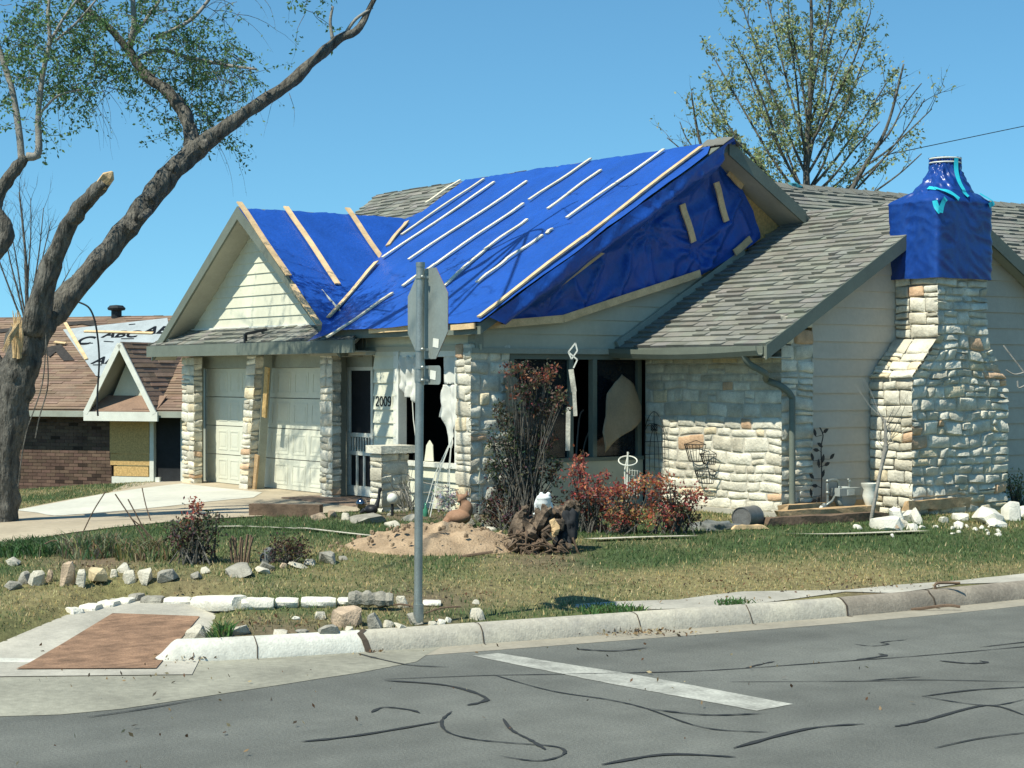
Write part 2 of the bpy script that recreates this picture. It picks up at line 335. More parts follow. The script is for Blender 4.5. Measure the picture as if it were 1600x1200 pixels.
def sheet(poly, step, fn, thick=.006, jit=.3, seed=0):
    """triangulated cloth over a 2d polygon, fn(u, v) gives the 3d point"""
    rg = random.Random(seed); pts = []; n = len(poly)
    for i in range(n):
        p, q = V(poly[i]), V(poly[(i + 1) % n]); k = max(1, int((q - p).length / step))
        for j in range(k): pts.append(p + (q - p) * (j / k))
    nb = len(pts); edges = [(i, (i + 1) % nb) for i in range(nb)]
    x0, x1 = min(p[0] for p in poly), max(p[0] for p in poly); y0, y1 = min(p[1] for p in poly), max(p[1] for p in poly)
    y = y0
    while y < y1:
        x = x0
        while x < x1: pts.append(V((x + rg.uniform(-jit, jit) * step, y + rg.uniform(-jit, jit) * step))); x += step
        y += step
    r = geometry.delaunay_2d_cdt(pts, edges, [list(range(nb))], 1, 1e-5)
    mb = MB(); mb.add([fn(p.x, p.y) for p in r[0]], [tuple(f) for f in r[2]])
    return mb
def solid(o, t, off=-1):
    m = o.modifiers.new('thickness', 'SOLIDIFY'); m.thickness = t; m.offset = off; return o

# ------------------------------------------------------------ ground, road, kerb
def gcol(a, b, d):
    """albedo of the yard at a world point: green, straw or bare soil"""
    nz = noise.noise(V((a * .9, b * .9, 0))) + .5 * noise.noise(V((a * 2.7, b * 2.7, 5)))
    dry = .44 + .6 * nz
    px, py = proj((a, b, .25))
    def el(cx, cy, rx, ry): return math.exp(-((px - cx) / rx) ** 2 - ((py - cy) / ry) ** 2)
    dry += .95 * el(1290, 895, 190, 20) + .5 * el(120, 930, 150, 40) + .25 * el(700, 905, 300, 25) + .4 * el(1100, 905, 120, 25)
    dry -= 1.0 * el(450, 830, 260, 22) + .75 * el(1350, 845, 420, 16) + .3 * el(1050, 870, 150, 14) + .5 * el(120, 850, 140, 20)
    bare = .9 * el(670, 925, 90, 14) + .75 * el(860, 880, 80, 16) + .9 * el(1400, 905, 110, 10) + .85 * el(450, 965, 140, 16) + .5 * el(280, 920, 60, 12) + .9 * el(150, 885, 90, 14) + .8 * el(690, 955, 50, 14) + 1.1 * el(720, 818, 200, 9) + .25 * nz
    return max(0, min(1, dry)), max(0, min(1, bare))
GREEN, STRAW, SOIL = np.array((.085, .13, .04)), np.array((.36, .3, .13)), np.array((.17, .12, .08))
def axis(lo, hi, step, far):
    xs = list(np.arange(lo, hi, step)); x = lo; s = step; L_ = []
    while x > -far: s *= 1.35; x -= s; L_.append(x)
    x = xs[-1]; s = step; R_ = []
    while x < far: s *= 1.35; x += s; R_.append(x)
    return L_[::-1] + xs + R_
xs = axis(-31, -10.7, .12, 900); ys = axis(2, 30, .14, 900); mb = MB(); cols = []; vs_ = []; gdr = []; gba = []; gd = []
for y in ys:
    for x in xs:
        near = -32 < x < -10 and 1 < y < 31
        d = cdist(x, y) if (abs(x) < 80 and abs(y) < 80) else (50 if (x < -11 and y > 4) else -50)
        vs_.append((x, y, gz(x, y, d)))
        if near and d > 0: dr, ba = gcol(x, y, d)
        else: dr, ba = .45, .1
        gdr.append(dr); gba.append(ba); gd.append(d)
        c = (GREEN * (1 - dr * .8) + STRAW * dr * .8) * .75; c = c * (1 - ba * .85) + SOIL * ba * .85; cols.append(tuple(c))
GDR, GBA, GD = [np.array(q).reshape(len(ys), len(xs)) for q in (gdr, gba, gd)]; vs_g = vs_
nx = len(xs); mb.add(vs_, [(j * nx + i, j * nx + i + 1, (j + 1) * nx + i + 1, (j + 1) * nx + i) for j in range(len(ys) - 1) for i in range(nx - 1)], cols)
struct(mb.build('ground', mat('lawn soil', (1, 1, 1), .97, .3, 12, .6, 60), smooth=True))
# asphalt sheet up to the kerb line
cl = crom(CURB, 4)
mb = sheet([(a, b) for a, b in cl[::-1]] + [(-10.9, 70), (40, 70), (40, -40), (-70, -40)], 6, lambda u, v: (u, v, 0))
struct(mb.build('road', ASPH))
def off(pts, dist):       # parallel curve, to the road side for positive dist
    out = []
    for i, p in enumerate(pts):
        q0, q1 = V(pts[max(0, i - 1)]), V(pts[min(len(pts) - 1, i + 1)]); d = (q1 - q0).normalized(); nrm = V((-d.y, d.x)); out.append((p[0] + nrm.x * dist, p[1] + nrm.y * dist))
    return out
def ribbon(mb, A, B, z, col=(1, 1, 1)):
    n = len(A); zf = z if callable(z) else (lambda p: z)
    return mb.add([(p[0], p[1], zf(p)) for p in A] + [(p[0], p[1], zf(p)) for p in B], [(i, i + 1, n + i + 1, n + i) for i in range(n - 1)], col)
dense = crom(CURB, 14)
mb = MB(); ribbon(mb, off(dense, -.02), off([p for p in dense], .33), .002); struct(mb.build('gutter', CONCT))
apr = [(-60, 1034), (120, 1034), (245, 1034), (420, 1026), (575, 1019), (690, 1011), (650, 1034), (560, 1052), (430, 1072), (300, 1092), (190, 1108), (90, 1118), (-60, 1122)]
mb = sheet([tuple(z0(*p))[:2] for p in apr], .3, lambda u, v: (u + .03 * noise.noise(V((u * 3, v * 3, 0))), v + .05 * noise.noise(V((u * 2, v * 2, 4))), .003)); struct(mb.build('cross_gutter', mat('apron concrete', (.3, .29, .225), .92, .2, 1.1, .25, 60)))
# kerb: rounded profile swept along the line, dropped at the ramp
RAMP = [tuple(z0(p, 1036))[:2] for p in (0, 245)]
def kerb(mb, pts, hf):
    prof = [(-.0, -.05), (.0, .0), (-.035, .09), (-.07, .135), (-.11, .15), (-.17, .15), (-.172, -.05)]; n = len(pts); m = len(prof); vs_ = []; cs = []
    for i in range(n):
        q0, q1 = V(pts[max(0, i - 1)]), V(pts[min(n - 1, i + 1)]); d = (q1 - q0).normalized(); nrm = V((-d.y, d.x)); h = hf(V(pts[i]))
        for (x, z) in prof: vs_.append((pts[i][0] + nrm.x * x, pts[i][1] + nrm.y * x, z * h if z > 0 else z)); cs.append((1, 1, 1))
    return mb.add(vs_, [(i * m + j, i * m + j + 1, (i + 1) * m + j + 1, (i + 1) * m + j) for i in range(n - 1) for j in range(m - 1)])
def kh(p):
    px = proj((p.x, p.y, 0))[0]
    return .12 + .88 * sm((px - 238) / 40.) if p.x < -11 and p.y < 9 and p.y > 3.4 and px > -400 else (1. if p.y > 5 else .12 + .88 * sm((-px - 400) / 300))
fine = crom(CURB, 30); a_, b_ = [], []
iw = min(range(len(fine)), key=lambda i: abs(proj((fine[i][0], fine[i][1], 0))[0] - 567) + (100 if fine[i][1] > 9 or fine[i][1] < 4.5 else 0))
ig = min(range(len(fine)), key=lambda i: abs(proj((fine[i][0], fine[i][1], 0))[0] - 1322) + (0 if 5 < fine[i][1] < 20 else 1000))
ir = min(range(len(fine)), key=lambda i: abs(proj((fine[i][0], fine[i][1], 0))[0] - 150) + (1000 if fine[i][1] > 9 or fine[i][1] < 3.6 else 0))
struct(kerb(MB(), fine[:ig + 1], kh).build('kerb', mat('dark worn kerb', (.3, .26, .2), .92, .22, 2.2, .3, 60), smooth=True, sharp=40))
struct(kerb(MB(), fine[ig:iw + 1], kh).build('kerb', mat('kerb concrete', (.52, .48, .37), .92, .2, 1.8, .3, 60, col2=(.33, .31, .26)), smooth=True, sharp=40))
struct(kerb(MB(), fine[iw:], kh).build('kerb', mat('whitewashed kerb', (.62, .61, .52), .9, .16, 2.4, .25, 60), smooth=True, sharp=40))
JD = mat('joint dirt', (.09, .07, .05), .95)
mb = MB(); rg = random.Random(31)
for px_, w__ in ((567, .05), (1322, .018), (1466, .02), (760, .01), (1010, .01), (1180, .01), (400, .008)):
    i_ = min(range(1, len(fine) - 1), key=lambda i: abs(proj((fine[i][0], fine[i][1], 0))[0] - px_) + (1000 if not 4.6 < fine[i][1] < 20 else 0)); p = V(fine[i_]); d = (V(fine[i_ + 1]) - V(fine[i_ - 1])).normalized(); nrm = V((-d.y, d.x)); A_, B_ = [], []
    for (x, z) in ((.05, .006), (.0, .006), (-.033, .094), (-.07, .139), (-.11, .153), (-.17, .153)):
        j_ = rg.uniform(-1, 1) * w__ * .8; c = p + nrm * (x + .003); A_.append((c.x + d.x * (j_ + w__ / 2), c.y + d.y * (j_ + w__ / 2), z)); B_.append((c.x + d.x * (j_ - w__ / 2), c.y + d.y * (j_ - w__ / 2), z))
    n_ = len(A_); mb.add(A_ + B_, [(i, i + 1, n_ + i + 1, n_ + i) for i in range(n_ - 1)])
struct(mb.build('kerb_joints', JD))
# pavement strip behind the kerb (right side)
pv = [(900, 945), (960, 941), (1060, 938), (1100, 932), (1160, 925), (1240, 924), (1320, 923), (1400, 915), (1500, 908), (1600, 897), (1720, 884), (1720, 905), (1600, 917), (1500, 925), (1400, 930), (1320, 936), (1240, 943), (1160, 949), (1060, 952), (960, 955), (900, 950)]
pv_ = [(905, 951), (870, 938), (960, 943), (1080, 937), (1180, 928), (1300, 920), (1420, 911), (1500, 905), (1600, 895), (1720, 884), (1720, 892), (1600, 903), (1480, 913), (1320, 930), (1230, 937), (1100, 944), (1000, 950)]
mb = sheet([tuple(gnd(*p))[:2] for p in pv], .25, lambda u, v: (u + .02 * noise.noise(V((u * 4, v * 4, 0))), v + .03 * noise.noise(V((u * 4, v * 4, 4))), .142 + .2 * sm(max(0, cdist(u, v)) / 4.6))); struct(mb.build('pavement', CONC))
# kerb ramp with a red paver field
rp = [(-30, 1036), (245, 1036), (292, 976), (330, 958), (170, 958), (40, 1000), (-40, 1030)]
def rz(u, v): return .012 + .13 * sm(cdist(u, v) / 1.6)
def rampsheet(pix, dz, name, m):
    mb = sheet([tuple(z0(x, y, .07))[:2] for x, y in pix], .12, lambda u, v: (u, v, .010 + dz + max(-.001, .045 * cdist(u, v)))); return struct(mb.build(name, m))
rampsheet(RAPRON, 0, 'ramp_apron', CONC)
rampsheet([(25, 1033), (244, 1032), (262, 1012), (288, 990), (312, 968), (176, 965), (100, 1000)], .008, 'ramp_paving', BRICKR)
# driveway: tan outer part and pale slab by the garage
def gsheet(pix, dz, name, m, step=.3): return struct(sheet([tuple(gnd(x, y))[:2] for x, y in pix], step, lambda u, v: (u, v, gz(u, v) + dz)).build(name, m, smooth=True))
gsheet([(-200, 880), (-200, 835), (-60, 815), (28, 797), (100, 783), (170, 771), (285, 745), (430, 762), (560, 768), (575, 783), (560, 800), (440, 806), (300, 813), (180, 825), (60, 842), (-80, 862)], .012, 'driveway', mat('tan driveway', (.44, .37, .26), .93, .12, .9, .2, 60))
gsheet([(24, 799), (100, 785), (175, 771), (284, 757), (345, 764), (410, 771), (396, 779), (330, 785), (200, 799), (110, 806), (60, 803)], .017, 'driveway_slab', CONCW)
# road markings and sealed cracks
def strip(mb, pix, wd, z, jit=0., seed=0, taper=True):
    rg = random.Random(seed); P = [V(p) for p in crom([tuple(z0(x, y))[:2] for x, y in pix], 6)]; n = len(P); A = []; B = []
    for i, p in enumerate(P):
        d = (P[min(n - 1, i + 1)] - P[max(0, i - 1)]).normalized(); q = V((-d.y, d.x)); w_ = wd / 2 * (1 + rg.uniform(-jit, jit))
        if taper: w_ *= min(1, .25 + min(i, n - 1 - i) / 3)
        A.append(p + q * w_); B.append(p - q * w_)
    ribbon(mb, A, B, z)
mb = sheet([tuple(z0(*p))[:2] for p in ((738, 1025), (778, 1021), (1000, 1056), (1240, 1101), (1182, 1111), (960, 1070))], .08, lambda u, v: (u + .012 * noise.noise(V((u * 30, v * 30, 2))), v + .012 * noise.noise(V((u * 30, v * 30, 0))), .0035)); struct(mb.build('stop_line', PAINT))
CR = [[(598, 1062), (760, 1056), (880, 1054), (1060, 1050), (1160, 1045), (1300, 1035), (1440, 1025), (1600, 1011), (1700, 1002)], [(1165, 1045), (1182, 1040), (1210, 1034)], [(1332, 1033), (1350, 1030), (1372, 1027), (1384, 1024), (1372, 1022)],
 [(1335, 1007), (1362, 1010), (1388, 1007), (1378, 1004), (1418, 1000)], [(1530, 1012), (1600, 1004), (1660, 998)], [(1468, 1033), (1510, 1037), (1542, 1036), (1530, 1033)], [(1140, 1066), (1350, 1065), (1440, 1063), (1600, 1066)], [(1350, 1064), (1441, 1058)],
 [(1398, 1136), (1440, 1128), (1540, 1103), (1600, 1118)], [(1440, 1089), (1540, 1103), (1600, 1094)], [(1440, 1089), (1520, 1079), (1610, 1074)],
 [(600, 1064), (700, 1072), (760, 1092), (730, 1103)], [(770, 1055), (860, 1080), (950, 1094), (1010, 1108), (1100, 1138), (1200, 1145)],
 [(580, 1114), (600, 1106), (640, 1110), (656, 1115)], [(470, 1160), (560, 1150), (690, 1128)], [(706, 1112), (690, 1128), (700, 1145), (740, 1156), (800, 1162), (870, 1168), (880, 1180), (840, 1190), (780, 1182)],
 [(786, 1124), (800, 1142), (830, 1158), (852, 1172)], [(1146, 1170), (1260, 1140), (1350, 1132)], [(1460, 1170), (1530, 1155), (1610, 1145)], [(560, 1022), (590, 1030), (640, 1040), (700, 1043)],
 [(940, 1196), (1040, 1180), (1150, 1184)], [(135, 1122), (230, 1108), (330, 1090)], [(1010, 1108), (1100, 1118), (1190, 1116)], [(900, 1015), (960, 1018), (1010, 1013)]]
mb = MB()
for i, c in enumerate(CR): strip(mb, c, .017 + .009 * (i % 3), .0042 + .00012 * i, .5, i)
struct(mb.build('sealed_cracks', TAR))

# ------------------------------------------------------------ the house
zA, bA, m_, aA, aL = 5.365, 16.97, .622, -18.42, -27.7
aW, ag, bg_, zg, ze, hw = -18.9, -24.98, 12.82, 4.70, 2.54, 3.075
mg = (zg - ze) / hw
bE, zE, aR, bL, mL = 15.35, 2.48, -16.0, 18.82, .583; zL = zE + mL * (bL - bE)
aC, bC, bw = -16.22, 15.84, 13.13; FL = .35
zB, aB = 5.05, -20.0
house = thing('house', (-20, 16, FL), 'storm damaged house with white stone walls and blue tarps nailed over its grey roof', 'house')
def part(mb, name, m, parent=house, **k): return mb.build(name, m, parent, **k)
def nrm(m1, axis): # upward normals of slopes
    v = {'y+': (0, m1, 1), 'y-': (0, -m1, 1), 'x+': (m1, 0, 1), 'x-': (-m1, 0, 1)}[axis]; return V(v).normalized()
def slope(b0, z0_, mm, sgn):      # plane with eu along x, ev up the slope along +-y
    ev = V((0, sgn, mm)).normalized(); return V((0, b0, z0_)), V((1, 0, 0)), ev, V((0, -sgn * mm, 1)).normalized(), math.sqrt(1 + mm * mm)
# main roof deck A (ridge along x), front and rear slopes as slabs
bF = 12.8; zF = zA - m_ * (bA - bF); T = .14
nA = V((0, -m_, 1)).normalized()
def onA(px, py, lift=0): return onP(px, py, V((0, bA, zA)), nA) + nA * lift
def valley(z): return V((ag + (zg - z) / mg, bA - (zA - z) / m_, z))
vt, vb = valley(zg - .02), valley(zF); hl = onA(554, 335)
mb = MB(); gx0 = aL - 1.6
mb.prism([(vb.x, bF, zF), (aA, bF, zF), (aA, bA, zA), (aL, bA, zA), tuple(hl), tuple(vt)], (0, 0, -T))
mb.prism([(aA, bA, zA), (aA, 22.5, zA - m_ * 5.5), (gx0, 22.5, zA - m_ * 5.5), (aL, bA, zA)], (0, 0, -T))
mb.prism([(aL, bA, zA), tuple(hl), (gx0 - 2.0, bA, zA - 2.5)], (0, 0, -T)); mb.prism([(aL, bA, zA), (gx0, 22.5, zA - m_ * 5.5), (gx0 - 2.0, bA, zA - 2.5)], (0, 0, -T))
roof = part(mb, 'roof', TRIM)
O, eu, ev, n, k = slope(bF, zF, m_, 1)
mb = MB(); L1 = (bA - bF) * k
shingles(mb, O, eu, ev, n, [[(hl.x, (hl.y - bF) * k), (vt.x + .1, (vt.y - bF) * k - .1), (-23.0, L1), (aL, L1)]], seed=3, th=.016)
for sg in (1, -1): # ridge caps at the gable peak
    for i in range(3): mb.prism([(aA - .42 + i * .16, bA, zA + .05), (aA - .22 + i * .16, bA, zA + .03), (aA - .22 + i * .16, bA + sg * .17, zA + .03 - .17 * m_), (aA - .42 + i * .16, bA + sg * .17, zA + .035 - .17 * m_)], (0, 0, .012), (.8, .8, .8))
O2, eu2, ev2, n2, k2 = slope(22.5, zA - m_ * 5.53, m_, -1)
shingles(mb, O2, eu2, ev2, n2, [[(gx0, 0), (aA, 0), (aA, (22.5 - bA) * k2), (aL, (22.5 - bA) * k2)]], seed=4, exp_=.28, tw=.6)
part(mb, 'shingles', SHG, roof)
# rake boards and soffit of the tall gable
mb = MB()
for sg in (1,):
    e = 18.45; z_ = zA - m_ * abs(e - bA)
    mb.prism([(aA + .001, bA, zA + .012), (aA + .001, e, z_ + .012), (aA + .001, e, z_ - .17), (aA + .001, bA, zA - .2)], (.03, 0, 0))
part(mb, 'rake_board', TRIM)
mb = MB()
for sg in (1,):
    e = 18.45; z_ = zA - m_ * abs(e - bA)
    mb.prism([(aA - .002, bA, zA - T - .004), (aA - .002, e, z_ - T - .004), (aW - .1, e, z_ - T - .004), (aW - .1, bA, zA - T - .004)], (0, 0, -.012))
part(mb, 'soffit', SOFF)
# tall gable wall: boards above the windows, siding triangle, osb sheet on the right
mb = MB(); mb.prism([(aW - .02, 13.1, 2.45), (aW - .02, 22, 2.45), (aW - .02, 22, zA - m_ * 5 - .2), (aW - .02, bA, zA - T - .02), (aW - .02, 13.1, zA - m_ * (bA - 13.1) - T - .02)], (-.1, 0, 0))
part(mb, 'gable_wall', OSB)
mb = MB(); siding(mb, (aW - .02, 0, 2.46), (0, 1, 0), (0, 0, 1), (1, 0, 0), [[(13.13, 0), (15.9, 0), (17.6, 1.05), (16.4, 1.05), (13.13, .45)]], h=.2)
part(mb, 'siding', SIDE)
mb = MB(); mb.box((aW - .16, 12.98, 2.40), (aW + .03, 15.6, 2.47)); mb.box((aW - .16, 13.05, 2.46), (aW + .015, 13.17, 2.86)); part(mb, 'window_head', TRIML)
# window bay looking out to the side (dark, in shade)
mb = MB(); y0, y1, zs, zt = 13.62, bC, 1.02, 2.40
mb.box((aW - .14, 13.62, FL - .2), (aW, y1, zs - .05)); part(mb, 'apron_wall', SIDE)
wn = MB(); 
for y in (y0 + .03, 14.62, 15.02, 15.80): wn.box((aW - .12, y - .035, zs), (aW - .02, y + .035, zt))
wn.box((aW - .14, y0, zs - .05), (aW + .02, y1, zs)); wn.box((aW - .12, y0, zt - .07), (aW - .021, y1, zt - .001))
win = part(wn, 'window', TRIM)
gl = MB(); gl.box((aW - .08, y0 + .06, zs + .01), (aW - .07, 14.58, zt - .08)); gl.box((aW - .08, 15.06, zs + .01), (aW - .07, 15.76, zt - .08)); part(gl, 'pane', GLASS, win)
# front wall with the broken picture window and the house number
def XB(px, b): return onYp(px, 600, b).x
def ZB(px, py, b): return onYp(px, py, b).z
xd0, xd1 = XB(545, 13.3), XB(586, bw); xw0, xw1 = XB(622, bw), XB(717, bw); zw0, zw1 = ZB(670, 722, bw), ZB(670, 546, bw)
mb = MB(); siding(mb, (0, bw, FL), (1, 0, 0), (0, 0, 1), (0, -1, 0), [[(xd1, 0), (xw0 - .02, 0), (xw0 - .02, zw1 - FL), (xd1, zw1 - FL)], [(xw0 - .02, 0), (aW, 0), (aW, zw0 - FL - .03), (xw0 - .02, zw0 - FL - .03)]], h=.185, th=.03)
zt2 = 2.98
siding(mb, (0, bw, FL + .02), (1, 0, 0), (0, 0, 1), (0, -1, 0), [[(xd1 - .25, zw1 - FL), (aW, zw1 - FL), (aW, zt2 - FL - .22), (xd1 - .25, zt2 - FL - .22)]], h=.2, seed=5)
part(mb, 'siding', SIDEW)
mb = MB(); mb.box((xd1, bw + .003, FL - .2), (xw0 - .02, bw + .12, zw1)); mb.box((xw0 - .02, bw + .003, FL - .2), (aW - .15, bw + .12, zw0 - .03)); mb.box((xd1 - .25, bw + .003, zw1 + .001), (aW - .15, bw + .12, zt2)); mb.box((xw1, bw + .003, zw0 - .03), (aW - .15, bw + .12, zw1)); part(mb, 'wall', OSB)
mb = MB(); mb.box((xd1 - .28, bw - .03, zw1 - .02), (aW + .04, bw - .001, zw1 + .05)); mb.box((xd1 - .28, bw - .028, zw1 + .051), (xd1 - .2, bw - .002, zt2 - .1)); part(mb, 'trim_board', SIDE)
mb = MB()
for x in (xw0, xw1 - .05): mb.box((x, bw - .035, zw0), (x + .06, bw + .1, zw1 - .02))
mb.box((xw0 - .06, bw - .06, zw0 - .06), (xw1 + .03, bw + .1, zw0)); mb.box((xw0 - .075, bw - .03, FL), (xw0 - .002, bw - .004, zw1 - .021)); mb.box((xw0 + .062, bw - .01, zw1 - .1), (xw1 - .052, bw + .1, zw1 - .021))
win2 = part(mb, 'window', WHITE)
mb = MB(); mb.prism([(XB(663, bw + .05), bw + .05, zw0 + .01), (XB(677, bw + .05), bw + .05, zw0 + .01), (XB(676, bw + .05), bw + .05, zw0 + .22), (XB(671, bw + .05), bw + .05, zw0 + .29), (XB(666, bw + .05), bw + .05, zw0 + .22)], (0, .01, 0)); part(mb, 'glass_shard', SIDEW, win2)
# digits 2009
mb = MB(); nx0, nx1 = XB(590, bw), XB(615, bw); nzb, nzt = ZB(603, 634, bw), ZB(603, 620, bw); dwid = (nx1 - nx0) / 4
nmb = MB(); nmb.box((nx0 - .02, bw - .03, nzb - .035), (nx1 + .02, bw - .022, nzt + .035)); plate = part(nmb, 'number_plate', SIDEW)
def digit(k, ch):
    x = nx0 + dwid * k + dwid * .12; W_ = dwid * .72; h_ = nzt - nzb; s = 24
    if ch == '0': pts = [(.5 + .5 * math.sin(2 * math.pi * i / s), .5 + .5 * math.cos(2 * math.pi * i / s)) for i in range(s + 1)]
    elif ch == '2': pts = [(.02, .78), (.1, .92), (.35, 1), (.65, 1), (.9, .9), (.98, .74), (.85, .55), (.5, .35), (.15, .15), (0, 0), (1, 0)]
    else: pts = [(.5 + .48 * math.sin(2 * math.pi * i / 18), .7 + .3 * math.cos(2 * math.pi * i / 18)) for i in range(5, 23)] + [(.98, .55), (.9, .25), (.65, .03), (.3, 0), (.08, .1)]
    for p, q in zip(pts[:-1], pts[1:]): mb.beam((x + p[0] * W_, bw - .034, nzb + p[1] * h_), (x + q[0] * W_, bw - .034, nzb + q[1] * h_), .018, .008, (0, 1, 0))
for k_, ch in enumerate('2009'): digit(k_, ch)
part(mb, 'house_number', BLACKM, plate)
# rooms behind the openings, their shade put into near-black surfaces
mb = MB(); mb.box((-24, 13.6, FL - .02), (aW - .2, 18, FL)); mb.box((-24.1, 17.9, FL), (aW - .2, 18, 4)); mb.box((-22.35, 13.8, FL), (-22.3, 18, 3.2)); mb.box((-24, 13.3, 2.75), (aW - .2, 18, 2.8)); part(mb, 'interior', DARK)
# entry door recess, storm door
yd = 13.42; xa, xb = XB(544, yd), XB(584, yd); zt_ = ZB(565, 566, yd)
mb = MB(); mb.box((xa - .25, yd + .08, FL), (xd1 + .0, yd + .16, 2.75)); mb.box((xa - .26, 13.13, FL), (xa - .22, yd + .08, 2.6)); mb.box((xd1 - .03, bw + .122, FL), (xd1 + .01, yd + .08, zw1)); part(mb, 'porch_wall', TRIML)
mb = MB(); mb.box((xa - .3, 12.95, 2.4), (xd1 + .05, yd + .08, 2.44)); mb.box((xa - .3, 13.09, 2.44), (xd1 - .28, 13.13, 2.76)); part(mb, 'porch_soffit', SOFF)
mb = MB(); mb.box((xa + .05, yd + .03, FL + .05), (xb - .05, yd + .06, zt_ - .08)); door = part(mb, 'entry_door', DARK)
mb = MB(); f = .055
for x in (xa, xb - f): mb.box((x, yd - .02, FL + .03), (x + f, yd + .02, zt_))
zr = ZB(565, 683, yd); zr2 = ZB(565, 705, yd)
for a0, a1 in ((FL + .03, FL + .17), (zr2 - .06, zr2), (zr, zr + .06), (zt_ - .12, zt_ + .0)): mb.box((xa + f, yd - .018, a0), (xb - f, yd + .018, a1))
for i in range(1, 8): x = xa + f + (xb - xa - 2 * f) * i / 8; mb.box((x - .01, yd - .01, zr2), (x + .01, yd + .01, zr))
for i in (1, 2): x = xa + f + (xb - xa - 2 * f) * i / 3; mb.box((x - .02, yd - .012, FL + .17), (x + .02, yd + .012, zr2 - .06))
part(mb, 'storm_door', WHITE, door)

# garage wing
ya = 13.2; gl_, gr_ = ag - hw, ag + hw
mb = MB(); bT = bA - (zA - zg) / m_
for sg in (-1, 1):
    xe = ag + sg * hw; bv = bA - (zA - ze) / m_
    mb.prism([(ag, bg_, zg), (xe, bg_, ze), (xe, max(bv, bg_ + .02) + .3, ze), (ag, bT + .2, zg)], (0, 0, -T))
groof = part(mb, 'garage_roof', TRIM)
mb = MB(); kk = math.sqrt(1 + mg * mg)
shingles(mb, (gl_, 0, ze), (0, 1, 0), V((1, 0, mg)).normalized(), V((-mg, 0, 1)).normalized(), [[(bg_ - .03, 0), (13.2, 0), (15.8, hw * kk), (bg_ - .03, hw * kk)]], seed=8)
part(mb, 'shingles', SHG, groof)
mb = MB()
for sg in (-1, 1):
    xe = ag + sg * (hw + .05)
    mb.prism([(ag, bg_ - .001, zg + .03), (xe, bg_ - .001, ze - .035 + .03), (xe, bg_ - .001, ze - .035 - .14), (ag, bg_ - .001, zg - .17)], (0, -.035, 0))
part(mb, 'barge_board', TRIM, groof)
mb = MB()
for sg in (-1, 1):
    xe = ag + sg * hw; mb.prism([(ag, bg_, zg - T - .01), (xe, bg_, ze - T - .01), (xe, ya, ze - T - .01), (ag, ya, zg - T - .01)], (0, 0, -.012))
part(mb, 'soffit', SOFF, groof)
mb = MB(); zb = 2.86
siding(mb, (0, ya, zb), (1, 0, 0), (0, 0, 1), (0, -1, 0), [[(gl_ + .3, 0), (gr_ - .3, 0), (ag, zg - .15 - zb)]], h=.17)
part(mb, 'gable_siding', SIDEW)
mb = MB(); mb.box((gl_ + .2, ya - .05, zb - .04), (gr_ - .2, ya - .012, zb + .03)); part(mb, 'trim_board', WHITE)
# shingled skirt roof above the doors
sk_m = (zb - 2.62) / (ya - .05 - 12.72); mb = MB(); mb.prism([(gl_, 12.74, 2.60), (gr_ + .55, 12.74, 2.60), (gr_ + .2, ya - .03, zb - .03), (gl_, ya - .03, zb - .03)], (0, 0, -.05))
shingles(mb, (0, 12.72, 2.61), (1, 0, 0), V((0, 1, sk_m)).normalized(), V((0, -sk_m, 1)).normalized(), [[(gl_ - .02, 0), (gr_ + .55, 0), (gr_, .52), (gl_, .52)]], seed=9, th=.02, var=.3)
skirt = part(mb, 'skirt_roof', SHG)
mb = MB(); mb.box((gl_ - .02, 12.68, 2.43), (gr_ + .58, 12.715, 2.61)); part(mb, 'fascia', TRIM)
mb = MB(); mb.box((gl_, 12.716, 2.44), (gr_ + .5, 13.36, 2.46)); part(mb, 'soffit', SOFF)
mb = MB(); p0 = onYp(388, 540, 12.78); mb.beam((p0.x, 12.73, 2.5), (p0.x + .02, 12.72, 2.75), .05, .04, (0, 1, 0)); mb.beam((p0.x + .02, 12.72, 2.75), (p0.x + .2, 13.0, 2.82), .05, .04); part(mb, 'bent_flashing', BLACKM, skirt)
# header, door walls, piers
yg = 13.45; zh = 2.24
mb = MB(); mb.box((gl_ + .35, yg - .08, zh), (gr_ - .05, yg + .1, 2.44)); mb.box((gl_ + .3, yg + .101, FL - .3), (gl_ + .42, 18, 2.5)); mb.box((gl_ + .42, yg + 2.2, FL), (gr_, yg + 2.3, 2.44)); part(mb, 'header', TRIML)
def door_panels(x0, x1, nm, lean, narrow, seed):
    mb = MB(); h_ = zh - FL; rows = 4; W_ = x1 - x0; n_ = 4
    pan = MB()
    def q(x, z): return V((x + (h_ - z) * 0 + lean * (z), 0, z))
    for r in range(rows):
        za, zc = FL + h_ * r / rows + .006, FL + h_ * (r + 1) / rows - .006; tl = random.Random(seed + r).uniform(-.012, .012) * (1 if lean else 0)
        def pt(x, z, y): return (x + lean * (z - FL), y + tl, z)
        mb.prism([pt(x0, za, yg + .02), pt(x1, za, yg + .02), pt(x1, zc, yg + .02), pt(x0, zc, yg + .02)], (0, -.03, 0))
        cw = W_ / n_
        for c in range(n_):
            a, b = x0 + cw * c + cw * .12, x0 + cw * (c + 1) - cw * .12; z1_, z2_ = za + .07, zc - .07
            for (u0, v0, u1, v1, tk) in ((a, z1_, b, z1_ + .025, .006), (a, z2_ - .025, b, z2_, .006), (a, z1_ + .025, a + .025, z2_ - .025, .006), (b - .025, z1_ + .025, b, z2_ - .025, .006), (a + .06, z1_ + .06, b - .06, z2_ - .06, .004)):
                mb.prism([pt(u0, v0, yg - .01), pt(u1, v0, yg - .01), pt(u1, v1, yg - .01), pt(u0, v1, yg - .01)], (0, -tk, 0))
    return part(mb, nm, DOORP)
